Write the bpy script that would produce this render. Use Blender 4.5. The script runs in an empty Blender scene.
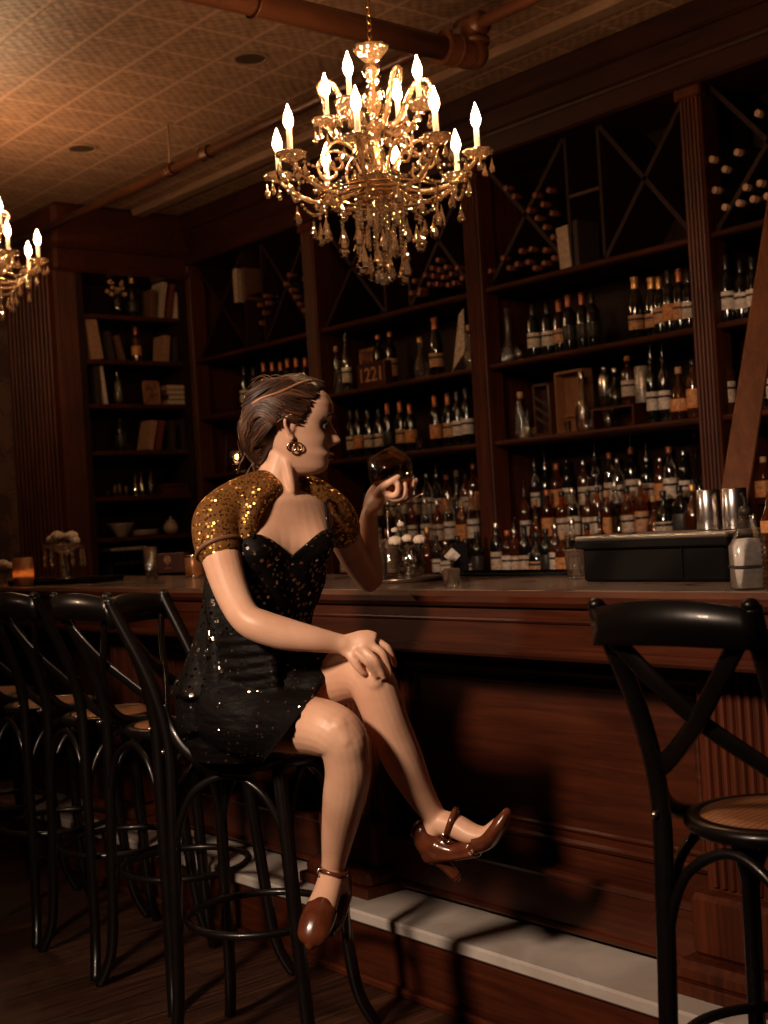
import bpy, math, random
from mathutils import Vector, Matrix, Quaternion
random.seed(7)
PI = math.pi
sc = bpy.context.scene
C = sc.collection
# ------------------------------------------------------------------ camera
F = 1315.2; YAW, PIT, ROL = (math.radians(a) for a in (50.5, 0.164, -3.506)); CZ = 1.29
cy, sy = math.cos(YAW), math.sin(YAW)
FW = Vector((-sy*math.cos(PIT), cy*math.cos(PIT), math.sin(PIT)))
_r = Vector((cy, sy, 0)); _u = _r.cross(FW)
RT = math.cos(ROL)*_r + math.sin(ROL)*_u
UP = -math.sin(ROL)*_r + math.cos(ROL)*_u
CAM = Vector((0, 0, CZ))
cd = bpy.data.cameras.new('camera'); cam = bpy.data.objects.new('camera', cd); C.objects.link(cam)
cam.matrix_world = Matrix.Translation(CAM) @ Matrix((RT, UP, -FW)).transposed().to_4x4()
cd.sensor_fit = 'VERTICAL'; cd.sensor_height = 36; cd.lens = F/1024*36
cd.clip_start = 0.05; cd.clip_end = 60
cd.dof.use_dof = True; cd.dof.focus_distance = 3.1; cd.dof.aperture_fstop = 5.0
sc.camera = cam
# ------------------------------------------------------------------ world, lights, exposure
w = bpy.data.worlds.new('world'); sc.world = w; w.use_nodes = True
w.node_tree.nodes['Background'].inputs[0].default_value = (1.0, 0.30, 0.16, 1)
w.node_tree.nodes['Background'].inputs[1].default_value = 0.006
sc.view_settings.view_transform = 'Standard'; sc.view_settings.look = 'None'
sc.view_settings.exposure = 0.0; sc.view_settings.gamma = 1.0; sc.view_settings.use_curve_mapping = False
sc.cycles.transparent_max_bounces = 28
sc.cycles.max_bounces = 7
sc.cycles.caustics_reflective = False; sc.cycles.caustics_refractive = False
sc.cycles.sample_clamp_indirect = 4.0
BULB = 175.0
def spot(name, loc, tgt, power, col, ang, blend, rad):
    l = bpy.data.lights.new(name, 'SPOT'); l.energy = power; l.color = col
    l.spot_size = math.radians(ang); l.spot_blend = blend; l.shadow_soft_size = rad
    o = bpy.data.objects.new(name, l); C.objects.link(o); o.location = loc
    o.rotation_euler = (Vector(tgt)-Vector(loc)).to_track_quat('-Z', 'Y').to_euler()
    return o
spot('room_spotlight', (-1.35, -1.75, 3.05), (-2.5, 2.0, 1.12), 760, (1.0, 0.70, 0.50), 50, 1.0, 0.24)
spot('added_forearm_light', (-5.9, -.9, 2.35), (-2.62, 2.12, 1.30), 210, (1.0, 0.62, 0.38), 17, 0.8, 0.15)  # weak light added from the left to brighten the woman's forearm and hand

# ------------------------------------------------------------------ helpers
def P(x, y, d):                      # photo position at a distance -> place in the room
    return CAM + (FW + RT*((x-384)/F) - UP*((y-512)/F))*d
def pj(p):
    q = Vector(p)-CAM; z = q.dot(FW); return (384+F*q.dot(RT)/z, 512-F*q.dot(UP)/z, z)
def at(x, y, ax, v):
    d = FW + RT*((x-384)/F) - UP*((y-512)/F); t = (v-CAM[ax])/d[ax]; return CAM+d*t
def XP(px, Y, z):                    # X on a shelf at depth Y, height z, seen at column px
    lo, hi = -12.0, 0.5
    for _ in range(40):
        m = (lo+hi)/2
        if pj((m, Y, z))[0] < px: lo = m
        else: hi = m
    return (lo+hi)/2

class MB:
    def __init__(s): s.v = []; s.f = []
    def add(s, vs, fs):
        o = len(s.v); s.v += [Vector(a) for a in vs]; s.f += [tuple(i+o for i in f) for f in fs]; return s
    def box(s, c, d, rot=None, bev=0):
        x, y, z = (a/2 for a in d); c = Vector(c)
        b = min(bev, x*.9, y*.9, z*.9)
        if b <= 0:
            vs = [Vector((i*x, j*y, k*z)) for i in (-1, 1) for j in (-1, 1) for k in (-1, 1)]
            fs = [(0,1,3,2),(4,6,7,5),(0,4,5,1),(2,3,7,6),(0,2,6,4),(1,5,7,3)]
        else:
            vs = []; idx = {}
            for i in (-1, 1):
                for j in (-1, 1):
                    for k in (-1, 1):
                        for a, p in enumerate(((i*x, j*(y-b), k*(z-b)), (i*(x-b), j*y, k*(z-b)), (i*(x-b), j*(y-b), k*z))):
                            idx[(i, j, k, a)] = len(vs); vs.append(Vector(p))
            fs = []
            for i in (-1, 1):
                fs.append([idx[(i,-1,-1,0)], idx[(i,1,-1,0)], idx[(i,1,1,0)], idx[(i,-1,1,0)]])
                fs.append([idx[(-1,i,-1,1)], idx[(1,i,-1,1)], idx[(1,i,1,1)], idx[(-1,i,1,1)]])
                fs.append([idx[(-1,-1,i,2)], idx[(1,-1,i,2)], idx[(1,1,i,2)], idx[(-1,1,i,2)]])
                for j in (-1, 1):
                    fs.append([idx[(i,j,-1,0)], idx[(i,j,1,0)], idx[(i,j,1,1)], idx[(i,j,-1,1)]])
                    fs.append([idx[(i,-1,j,0)], idx[(i,1,j,0)], idx[(i,1,j,2)], idx[(i,-1,j,2)]])
                    fs.append([idx[(-1,i,j,1)], idx[(1,i,j,1)], idx[(1,i,j,2)], idx[(-1,i,j,2)]])
                    for k in (-1, 1): fs.append([idx[(i,j,k,0)], idx[(i,j,k,1)], idx[(i,j,k,2)]])
            out = []
            for f in fs:
                n = (vs[f[1]]-vs[f[0]]).cross(vs[f[2]]-vs[f[0]])
                m = sum((vs[q] for q in f), Vector())
                out.append(tuple(f) if n.dot(m) > 0 else tuple(reversed(f)))
            fs = out
        if rot is not None: vs = [rot @ v for v in vs]
        return s.add([v+c for v in vs], fs)
    def tube(s, pts, rad, n=10, ref=None, flat=1.0, caps=True):
        """path tube; rad number or list of r or (ra, rb); ref = direction of ra axis"""
        pts = [Vector(p) for p in pts]; m = len(pts)
        if not isinstance(rad, (list, tuple)): rad = [rad]*m
        T = []
        for i in range(m):
            a = pts[max(i-1, 0)]; b = pts[min(i+1, m-1)]
            T.append((b-a).normalized())
        if ref is None:
            ref = Vector((0, 0, 1)) if abs(T[0].z) < .9 else Vector((1, 0, 0))
        N = (Vector(ref)-T[0]*Vector(ref).dot(T[0])).normalized()
        vs = []; fs = []
        for i in range(m):
            N = (N-T[i]*N.dot(T[i])).normalized(); B = T[i].cross(N)
            r = rad[i]; ra, rb = r if isinstance(r, (list, tuple)) else (r, r*flat)
            for k in range(n):
                a = 2*PI*k/n; vs.append(pts[i]+N*(ra*math.cos(a))+B*(rb*math.sin(a)))
        for i in range(m-1):
            for k in range(n):
                k2 = (k+1) % n; fs.append((i*n+k, i*n+k2, (i+1)*n+k2, (i+1)*n+k))
        if caps:
            fs.append(tuple(reversed(range(n)))); fs.append(tuple((m-1)*n+k for k in range(n)))
        return s.add(vs, fs)
    def lathe(s, prof, n=20, c=(0, 0, 0), M=None, wob=None, sq=0):
        vs = []; fs = []; c = Vector(c); m = len(prof)
        for i, (r, z) in enumerate(prof):
            for k in range(n):
                a = 2*PI*k/n; rr = max(r, 1e-5)
                if wob: rr *= 1+wob(a, i)
                x, y = math.cos(a), math.sin(a)
                if sq:
                    q = (abs(x)**sq+abs(y)**sq)**(-1/sq); x *= q; y *= q
                p = Vector((rr*x, rr*y, z))
                if M is not None: p = M @ p
                vs.append(p+c)
        for i in range(m-1):
            for k in range(n):
                k2 = (k+1) % n; fs.append((i*n+k, i*n+k2, (i+1)*n+k2, (i+1)*n+k))
        if prof[0][0] > 1e-4: fs.append(tuple(reversed(range(n))))
        if prof[-1][0] > 1e-4: fs.append(tuple((m-1)*n+k for k in range(n)))
        return s.add(vs, fs)
    def ball(s, c, r, n=12, M=None, m=None):
        m = m or max(6, n//2+2)
        if not isinstance(r, (list, tuple)): r = (r, r, r)
        S = Matrix.Diagonal(r)
        if M is not None: S = M @ S
        return s.lathe([(math.sin(PI*i/m), -math.cos(PI*i/m)) for i in range(m+1)], n, c, S)
    def torus(s, c, R, r, n=24, k=8, M=None):
        pts = [Vector((R*math.cos(2*PI*i/n), R*math.sin(2*PI*i/n), 0)) for i in range(n)]
        vs = []; fs = []
        for i, p in enumerate(pts):
            d = p.normalized()
            for j in range(k):
                a = 2*PI*j/k; q = p+d*(r*math.cos(a))+Vector((0, 0, r*math.sin(a)))
                vs.append((M @ q if M is not None else q)+Vector(c))
        for i in range(n):
            for j in range(k):
                i2 = (i+1) % n; j2 = (j+1) % k; fs.append((i*k+j, i2*k+j, i2*k+j2, i*k+j2))
        return s.add(vs, fs)
    def build(s, name, mat, parent=None, smooth=False, shift=None):
        me = bpy.data.meshes.new(name)
        vs = s.v if shift is None else [v-shift for v in s.v]
        me.from_pydata([tuple(v) for v in vs], [], s.f)
        me.materials.append(mat)
        if smooth:
            for p in me.polygons: p.use_smooth = True
        me.update()
        o = bpy.data.objects.new(name, me); C.objects.link(o)
        if parent: o.parent = parent
        return o
def autosmooth(o, ang=40):
    me = o.data
    import bmesh
    bm = bmesh.new(); bm.from_mesh(me)
    for e in bm.edges:
        if len(e.link_faces) == 2 and e.calc_face_angle(0) > math.radians(ang): e.smooth = False
    for f in bm.faces: f.smooth = True
    bm.to_mesh(me); bm.free(); return o
def spl(pts, n=8):                    # Catmull-Rom through points (tuples of any length)
    pts = [tuple(p) for p in pts]; out = []
    q = [pts[0]]+pts+[pts[-1]]
    for i in range(1, len(q)-2):
        for k in range(n):
            t = k/n
            out.append(tuple(.5*((2*b)+(-a+c)*t+(2*a-5*b+4*c-d)*t*t+(-a+3*b-3*c+d)*t**3) for a, b, c, d in zip(q[i-1], q[i], q[i+1], q[i+2])))
    out.append(pts[-1]); return out
def thing(name, label, cat, loc=(0, 0, 0), rz=0, group=None):
    o = bpy.data.objects.new(name, None); C.objects.link(o); o.empty_display_size = .05
    o.location = loc; o.rotation_euler = (0, 0, rz); o['label'] = label; o['category'] = cat
    if group: o['group'] = group
    return o
def tag(o, label, cat, group=None, loc=None):
    o['label'] = label; o['category'] = cat
    if group: o['group'] = group
    if loc is not None: o.location = loc
    return o
def struct(name, mb, mat, smooth=False):
    o = mb.build(name, mat, None, smooth); o['kind'] = 'structure'; return o
def dup(root, loc, rz, label, group=None, scale=None):
    r = root.copy(); C.objects.link(r); r.location = loc; r.rotation_euler = (0, 0, rz); r['label'] = label
    if group: r['group'] = group
    if scale: r.scale = scale
    for ch in list(root.children):
        c = ch.copy(); C.objects.link(c); c.parent = r
        for g in list(ch.children):
            d = g.copy(); C.objects.link(d); d.parent = c
    return r

# ------------------------------------------------------------------ materials
def mat(name):
    m = bpy.data.materials.new(name); m.use_nodes = True; nt = m.node_tree
    return m, nt, nt.nodes['Principled BSDF']
def N(nt, t, **kw):
    n = nt.nodes.new(t)
    for k, v in kw.items():
        if k.startswith('i_'): n.inputs[int(k[2:]) if k[2:].isdigit() else k[2:]].default_value = v
        else: setattr(n, k, v)
    return n
def plain(name, col, rough=.5, metal=0, spec=.5, coat=0, noise=0.0, nscale=30, bump=0.0):
    m, nt, b = mat(name)
    b.inputs['Base Color'].default_value = (*col, 1); b.inputs['Roughness'].default_value = rough
    b.inputs['Metallic'].default_value = metal; b.inputs['Specular IOR Level'].default_value = spec
    b.inputs['Coat Weight'].default_value = coat
    tc = N(nt, 'ShaderNodeTexCoord')
    no = N(nt, 'ShaderNodeTexNoise'); no.inputs['Scale'].default_value = nscale; no.inputs['Detail'].default_value = 4
    nt.links.new(tc.outputs['Object'], no.inputs['Vector'])
    if noise:
        cr = N(nt, 'ShaderNodeValToRGB')
        cr.color_ramp.elements[0].position = .3; cr.color_ramp.elements[1].position = .7
        cr.color_ramp.elements[0].color = (*[c*(1-noise) for c in col], 1)
        cr.color_ramp.elements[1].color = (*[min(1, c*(1+noise)) for c in col], 1)
        nt.links.new(no.outputs['Fac'], cr.inputs['Fac']); nt.links.new(cr.outputs['Color'], b.inputs['Base Color'])
    if bump:
        bu = N(nt, 'ShaderNodeBump'); bu.inputs['Strength'].default_value = bump; bu.inputs['Distance'].default_value = .003
        nt.links.new(no.outputs['Fac'], bu.inputs['Height']); nt.links.new(bu.outputs['Normal'], b.inputs['Normal'])
    return m
def wood(name, c1, c2, rough=.35, stretch=(1, 1, 1), scale=6, coat=.3, bump=.15):
    m, nt, b = mat(name)
    tc = N(nt, 'ShaderNodeTexCoord'); mp = N(nt, 'ShaderNodeMapping'); mp.inputs['Scale'].default_value = stretch
    nt.links.new(tc.outputs['Object'], mp.inputs['Vector'])
    n1 = N(nt, 'ShaderNodeTexNoise'); n1.inputs['Scale'].default_value = scale; n1.inputs['Detail'].default_value = 8; n1.inputs['Roughness'].default_value = .65
    n1.inputs['Distortion'].default_value = .6
    n2 = N(nt, 'ShaderNodeTexNoise'); n2.inputs['Scale'].default_value = 3; n2.inputs['Detail'].default_value = 3
    nt.links.new(mp.outputs['Vector'], n1.inputs['Vector']); nt.links.new(tc.outputs['Object'], n2.inputs['Vector'])
    cr = N(nt, 'ShaderNodeValToRGB'); cr.color_ramp.elements[0].position = .32; cr.color_ramp.elements[1].position = .68
    cr.color_ramp.elements[0].color = (*c1, 1); cr.color_ramp.elements[1].color = (*c2, 1)
    mx = N(nt, 'ShaderNodeMix', data_type='RGBA', blend_type='MULTIPLY'); mx.inputs[0].default_value = .5
    cr2 = N(nt, 'ShaderNodeValToRGB'); cr2.color_ramp.elements[0].position = .3; cr2.color_ramp.elements[0].color = (.35, .3, .3, 1); cr2.color_ramp.elements[1].position = .65
    nt.links.new(n1.outputs['Fac'], cr.inputs['Fac']); nt.links.new(n2.outputs['Fac'], cr2.inputs['Fac'])
    nt.links.new(cr.outputs['Color'], mx.inputs[6]); nt.links.new(cr2.outputs['Color'], mx.inputs[7])
    nt.links.new(mx.outputs[2], b.inputs['Base Color'])
    bu = N(nt, 'ShaderNodeBump'); bu.inputs['Strength'].default_value = bump; bu.inputs['Distance'].default_value = .002
    nt.links.new(n1.outputs['Fac'], bu.inputs['Height']); nt.links.new(bu.outputs['Normal'], b.inputs['Normal'])
    b.inputs['Specular IOR Level'].default_value = .28; b.inputs['Roughness'].default_value = rough; b.inputs['Coat Weight'].default_value = coat; b.inputs['Coat Roughness'].default_value = .25
    return m
def thin(name, tint, gcol=(1, 1, 1), rough=.03, base=.08, diff=None, dmix=0.0, bump=0):
    """glass: transparent body with fresnel reflections"""
    m = bpy.data.materials.new(name); m.use_nodes = True; nt = m.node_tree; nt.nodes.clear()
    o = N(nt, 'ShaderNodeOutputMaterial'); tr = N(nt, 'ShaderNodeBsdfTransparent'); tr.inputs[0].default_value = (*tint, 1)
    gl = N(nt, 'ShaderNodeBsdfGlossy'); gl.inputs['Color'].default_value = (*gcol, 1); gl.inputs['Roughness'].default_value = rough
    lw = N(nt, 'ShaderNodeLayerWeight'); lw.inputs['Blend'].default_value = .35
    ma = N(nt, 'ShaderNodeMath', operation='MULTIPLY_ADD'); ma.inputs[1].default_value = .75; ma.inputs[2].default_value = base
    ma.use_clamp = True
    nt.links.new(lw.outputs['Fresnel'], ma.inputs[0])
    mx = N(nt, 'ShaderNodeMixShader'); nt.links.new(ma.outputs[0], mx.inputs[0])
    src = tr
    if dmix:
        df = N(nt, 'ShaderNodeBsdfDiffuse'); df.inputs[0].default_value = (*diff, 1)
        tl = N(nt, 'ShaderNodeBsdfTranslucent'); tl.inputs[0].default_value = (*diff, 1)
        m1 = N(nt, 'ShaderNodeMixShader'); m1.inputs[0].default_value = .5
        nt.links.new(df.outputs[0], m1.inputs[1]); nt.links.new(tl.outputs[0], m1.inputs[2])
        m2 = N(nt, 'ShaderNodeMixShader'); m2.inputs[0].default_value = dmix
        nt.links.new(tr.outputs[0], m2.inputs[1]); nt.links.new(m1.outputs[0], m2.inputs[2]); src = m2
    nt.links.new(src.outputs[0], mx.inputs[1]); nt.links.new(gl.outputs[0], mx.inputs[2]); nt.links.new(mx.outputs[0], o.inputs['Surface'])
    if bump:
        vo = N(nt, 'ShaderNodeTexVoronoi'); vo.inputs['Scale'].default_value = bump
        tc = N(nt, 'ShaderNodeTexCoord'); nt.links.new(tc.outputs['Object'], vo.inputs['Vector'])
        bu = N(nt, 'ShaderNodeBump'); bu.inputs['Strength'].default_value = .8; bu.inputs['Distance'].default_value = .004
        nt.links.new(vo.outputs['Distance'], bu.inputs['Height']); nt.links.new(bu.outputs['Normal'], gl.inputs['Normal'])
    return m
def emis(name, col, s):
    m = bpy.data.materials.new(name); m.use_nodes = True; nt = m.node_tree; nt.nodes.clear()
    o = N(nt, 'ShaderNodeOutputMaterial'); e = N(nt, 'ShaderNodeEmission'); e.inputs[0].default_value = (*col, 1); e.inputs[1].default_value = s
    nt.links.new(e.outputs[0], o.inputs['Surface']); return m

MX = wood('mahogany_horizontal', (.036, .008, .003), (.095, .022, .008), .42, (.35, 6, 6), 7, .2)
MZ = wood('mahogany_vertical', (.042, .0085, .0025), (.120, .026, .007), .5, (6, 6, .3), 7, .0)
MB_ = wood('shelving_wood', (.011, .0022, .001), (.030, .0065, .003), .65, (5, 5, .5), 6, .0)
MBX = wood('shelf_board_wood', (.036, .008, .004), (.09, .022, .008), .5, (.4, 5, 5), 6, .05)
MCO = wood('dark_cornice_wood', (.020, .004, .002), (.052, .011, .005), .5, (.35, 6, 6), 7, .05)
MLAD = wood('ladder_wood', (.105, .034, .013), (.19, .066, .026), .5, (4, 4, .4), 8, .1)
MBLK = plain('black_lacquered_wood', (.005, .0035, .003), .32, 0, .4, .15, .2, 20, .05)
FL = wood('floor_wood_tone', (.018, .006, .003), (.055, .02, .010), .42, (4, .25, 4), 5, .15)

def mat_floor():
    m, nt, b = mat('dark_plank_floor')
    tc = N(nt, 'ShaderNodeTexCoord')
    mp = N(nt, 'ShaderNodeMapping'); mp.inputs['Rotation'].default_value = (0, 0, PI/2)
    nt.links.new(tc.outputs['Object'], mp.inputs['Vector'])
    br = N(nt, 'ShaderNodeTexBrick'); br.inputs['Scale'].default_value = 1; br.inputs['Brick Width'].default_value = 1.3; br.inputs['Row Height'].default_value = .085
    br.inputs['Mortar Size'].default_value = .0025; br.inputs['Color1'].default_value = (.4, .4, .4, 1); br.inputs['Color2'].default_value = (1, 1, 1, 1); br.inputs['Mortar'].default_value = (.05, .05, .05, 1)
    nt.links.new(mp.outputs['Vector'], br.inputs['Vector'])
    m2 = N(nt, 'ShaderNodeMapping'); m2.inputs['Scale'].default_value = (26, 1.2, 1); nt.links.new(tc.outputs['Object'], m2.inputs['Vector'])
    no = N(nt, 'ShaderNodeTexNoise'); no.inputs['Scale'].default_value = 3; no.inputs['Detail'].default_value = 8; nt.links.new(m2.outputs['Vector'], no.inputs['Vector'])
    cr = N(nt, 'ShaderNodeValToRGB'); cr.color_ramp.elements[0].position = .35; cr.color_ramp.elements[0].color = (.026, .010, .006, 1)
    cr.color_ramp.elements[1].position = .72; cr.color_ramp.elements[1].color = (.12, .05, .028, 1)
    nt.links.new(no.outputs['Fac'], cr.inputs['Fac'])
    mx = N(nt, 'ShaderNodeMix', data_type='RGBA', blend_type='MULTIPLY'); mx.inputs[0].default_value = .8
    nt.links.new(cr.outputs['Color'], mx.inputs[6]); nt.links.new(br.outputs['Color'], mx.inputs[7]); nt.links.new(mx.outputs[2], b.inputs['Base Color'])
    b.inputs['Roughness'].default_value = .45
    bu = N(nt, 'ShaderNodeBump'); bu.inputs['Strength'].default_value = .3; bu.inputs['Distance'].default_value = .003
    nt.links.new(no.outputs['Fac'], bu.inputs['Height']); nt.links.new(bu.outputs['Normal'], b.inputs['Normal'])
    return m
def mat_tin():
    m, nt, b = mat('pressed_tin_ceiling')
    g = N(nt, 'ShaderNodeTexCoord'); mp = N(nt, 'ShaderNodeMapping'); mp.inputs['Location'].default_value = (-.19, -.24, 0)
    nt.links.new(g.outputs['Object'], mp.inputs['Vector'])
    S = .305
    br = N(nt, 'ShaderNodeTexBrick'); br.offset = 0; br.inputs['Scale'].default_value = 1; br.inputs['Brick Width'].default_value = S; br.inputs['Row Height'].default_value = S
    br.inputs['Mortar Size'].default_value = .012; br.inputs['Mortar Smooth'].default_value = .3
    br.inputs['Color1'].default_value = (0, 0, 0, 1); br.inputs['Color2'].default_value = (0, 0, 0, 1); br.inputs['Mortar'].default_value = (1, 1, 1, 1)
    nt.links.new(mp.outputs['Vector'], br.inputs['Vector'])
    # embossed motif in every tile: concentric squares broken by noise
    sx = N(nt, 'ShaderNodeSeparateXYZ'); nt.links.new(mp.outputs['Vector'], sx.inputs[0])
    def cell(o):
        a = N(nt, 'ShaderNodeMath', operation='DIVIDE'); a.inputs[1].default_value = S; nt.links.new(o, a.inputs[0])
        f = N(nt, 'ShaderNodeMath', operation='FRACT'); nt.links.new(a.outputs[0], f.inputs[0])
        s = N(nt, 'ShaderNodeMath', operation='SUBTRACT'); s.inputs[1].default_value = .5; nt.links.new(f.outputs[0], s.inputs[0])
        q = N(nt, 'ShaderNodeMath', operation='ABSOLUTE'); nt.links.new(s.outputs[0], q.inputs[0]); return q
    ax, ay = cell(sx.outputs[0]), cell(sx.outputs[1])
    mxm = N(nt, 'ShaderNodeMath', operation='MAXIMUM'); nt.links.new(ax.outputs[0], mxm.inputs[0]); nt.links.new(ay.outputs[0], mxm.inputs[1])
    mnm = N(nt, 'ShaderNodeMath', operation='MINIMUM'); nt.links.new(ax.outputs[0], mnm.inputs[0]); nt.links.new(ay.outputs[0], mnm.inputs[1])
    w1 = N(nt, 'ShaderNodeMath', operation='MULTIPLY'); w1.inputs[1].default_value = 30; nt.links.new(mxm.outputs[0], w1.inputs[0])
    w2 = N(nt, 'ShaderNodeMath', operation='MULTIPLY'); w2.inputs[1].default_value = 34; nt.links.new(mnm.outputs[0], w2.inputs[0])
    s1 = N(nt, 'ShaderNodeMath', operation='SINE'); s2 = N(nt, 'ShaderNodeMath', operation='COSINE'); nt.links.new(w1.outputs[0], s1.inputs[0]); nt.links.new(w2.outputs[0], s2.inputs[0])
    mu = N(nt, 'ShaderNodeMath', operation='MULTIPLY'); nt.links.new(s1.outputs[0], mu.inputs[0]); nt.links.new(s2.outputs[0], mu.inputs[1])
    no = N(nt, 'ShaderNodeTexNoise'); no.inputs['Scale'].default_value = 22; no.inputs['Detail'].default_value = 5; nt.links.new(g.outputs['Object'], no.inputs['Vector'])
    ad = N(nt, 'ShaderNodeMath', operation='MULTIPLY_ADD'); ad.inputs[1].default_value = .20; nt.links.new(mu.outputs[0], ad.inputs[0]); nt.links.new(no.outputs['Fac'], ad.inputs[2])
    ad2 = N(nt, 'ShaderNodeMath', operation='MULTIPLY_ADD'); ad2.inputs[1].default_value = .7; nt.links.new(br.outputs['Fac'], ad2.inputs[0]); nt.links.new(ad.outputs[0], ad2.inputs[2])
    bu = N(nt, 'ShaderNodeBump'); bu.inputs['Strength'].default_value = .45; bu.inputs['Distance'].default_value = .012
    nt.links.new(ad2.outputs[0], bu.inputs['Height']); nt.links.new(bu.outputs['Normal'], b.inputs['Normal'])
    cr = N(nt, 'ShaderNodeValToRGB'); cr.color_ramp.elements[0].position = .25; cr.color_ramp.elements[0].color = (.24, .125, .072, 1)
    cr.color_ramp.elements[1].position = .95; cr.color_ramp.elements[1].color = (.54, .31, .20, 1)
    nt.links.new(ad2.outputs[0], cr.inputs['Fac']); nt.links.new(cr.outputs['Color'], b.inputs['Base Color'])
    b.inputs['Roughness'].default_value = .5
    return m
def mat_paper():
    m, nt, b = mat('damask_wallpaper')
    g = N(nt, 'ShaderNodeTexCoord'); v = N(nt, 'ShaderNodeTexVoronoi'); v.inputs['Scale'].default_value = 7; v.feature = 'SMOOTH_F1'
    n = N(nt, 'ShaderNodeTexNoise'); n.inputs['Scale'].default_value = 16; n.inputs['Distortion'].default_value = 2.5
    nt.links.new(g.outputs['Object'], v.inputs['Vector']); nt.links.new(g.outputs['Object'], n.inputs['Vector'])
    mu = N(nt, 'ShaderNodeMath', operation='MULTIPLY'); nt.links.new(v.outputs['Distance'], mu.inputs[0]); nt.links.new(n.outputs['Fac'], mu.inputs[1])
    cr = N(nt, 'ShaderNodeValToRGB'); cr.color_ramp.elements[0].position = .18; cr.color_ramp.elements[0].color = (.05, .022, .013, 1)
    cr.color_ramp.elements[1].position = .26; cr.color_ramp.elements[1].color = (.12, .062, .036, 1)
    nt.links.new(mu.outputs[0], cr.inputs['Fac']); nt.links.new(cr.outputs['Color'], b.inputs['Base Color']); b.inputs['Roughness'].default_value = .5
    return m
def mat_marble(name, c, rough=.12, vein=(.35, .25, .2)):
    m, nt, b = mat(name)
    g = N(nt, 'ShaderNodeTexCoord'); n = N(nt, 'ShaderNodeTexNoise'); n.inputs['Scale'].default_value = 5; n.inputs['Detail'].default_value = 10; n.inputs['Distortion'].default_value = 1.2
    nt.links.new(g.outputs['Object'], n.inputs['Vector'])
    cr = N(nt, 'ShaderNodeValToRGB'); cr.color_ramp.elements[0].position = .36; cr.color_ramp.elements[0].color = (*[a*b_ for a, b_ in zip(c, vein)], 1)
    e = cr.color_ramp.elements.new(.47); e.color = (*[a*.8 for a in c], 1)
    cr.color_ramp.elements[2].position = .7; cr.color_ramp.elements[2].color = (*c, 1)
    nt.links.new(n.outputs['Fac'], cr.inputs['Fac']); nt.links.new(cr.outputs['Color'], b.inputs['Base Color'])
    b.inputs['Roughness'].default_value = rough; return m
def mat_sequin(name, base, seq, scale, thr, tilt, rough=.2, show=.55, wr=0.35):
    m, nt, b = mat(name)
    g = N(nt, 'ShaderNodeTexCoord'); v = N(nt, 'ShaderNodeTexVoronoi'); v.inputs['Scale'].default_value = scale; v.inputs['Randomness'].default_value = .8
    nt.links.new(g.outputs['Object'], v.inputs['Vector'])
    lt = N(nt, 'ShaderNodeMath', operation='LESS_THAN'); lt.inputs[1].default_value = thr; nt.links.new(v.outputs['Distance'], lt.inputs[0])
    sp = N(nt, 'ShaderNodeSeparateColor'); nt.links.new(v.outputs['Color'], sp.inputs[0])
    gt = N(nt, 'ShaderNodeMath', operation='GREATER_THAN'); gt.inputs[1].default_value = show; nt.links.new(sp.outputs[0], gt.inputs[0])
    mk = N(nt, 'ShaderNodeMath', operation='MULTIPLY'); nt.links.new(lt.outputs[0], mk.inputs[0]); nt.links.new(gt.outputs[0], mk.inputs[1])
    mx = N(nt, 'ShaderNodeMix', data_type='RGBA'); mx.inputs[6].default_value = (*base, 1); mx.inputs[7].default_value = (*seq, 1)
    nt.links.new(mk.outputs[0], mx.inputs[0]); nt.links.new(mx.outputs[2], b.inputs['Base Color']); nt.links.new(mk.outputs[0], b.inputs['Metallic'])
    ro = N(nt, 'ShaderNodeMath', operation='MULTIPLY_ADD'); ro.inputs[1].default_value = rough-.6; ro.inputs[2].default_value = .6
    nt.links.new(mk.outputs[0], ro.inputs[0]); nt.links.new(ro.outputs[0], b.inputs['Roughness'])
    # folds + each sequin tilted its own way
    mp = N(nt, 'ShaderNodeMapping'); mp.inputs['Scale'].default_value = (9, 9, 22); mp.inputs['Rotation'].default_value = (.5, .4, 0); nt.links.new(g.outputs['Object'], mp.inputs['Vector'])
    n = N(nt, 'ShaderNodeTexNoise'); n.inputs['Scale'].default_value = 1; n.inputs['Detail'].default_value = 3; nt.links.new(mp.outputs['Vector'], n.inputs['Vector'])
    bu = N(nt, 'ShaderNodeBump'); bu.inputs['Strength'].default_value = wr; bu.inputs['Distance'].default_value = .03; nt.links.new(n.outputs['Fac'], bu.inputs['Height'])
    vs = N(nt, 'ShaderNodeVectorMath', operation='SUBTRACT'); vs.inputs[1].default_value = (.5, .5, .5); nt.links.new(v.outputs['Color'], vs.inputs[0])
    vm = N(nt, 'ShaderNodeVectorMath', operation='SCALE'); vm.inputs['Scale'].default_value = tilt; nt.links.new(vs.outputs[0], vm.inputs[0])
    m3 = N(nt, 'ShaderNodeVectorMath', operation='SCALE'); nt.links.new(vm.outputs[0], m3.inputs[0]); nt.links.new(mk.outputs[0], m3.inputs['Scale'])
    va = N(nt, 'ShaderNodeVectorMath', operation='ADD'); nt.links.new(bu.outputs['Normal'], va.inputs[0]); nt.links.new(m3.outputs[0], va.inputs[1])
    vn = N(nt, 'ShaderNodeVectorMath', operation='NORMALIZE'); nt.links.new(va.outputs[0], vn.inputs[0]); nt.links.new(vn.outputs[0], b.inputs['Normal'])
    b.inputs['Specular IOR Level'].default_value = .12
    return m
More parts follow.
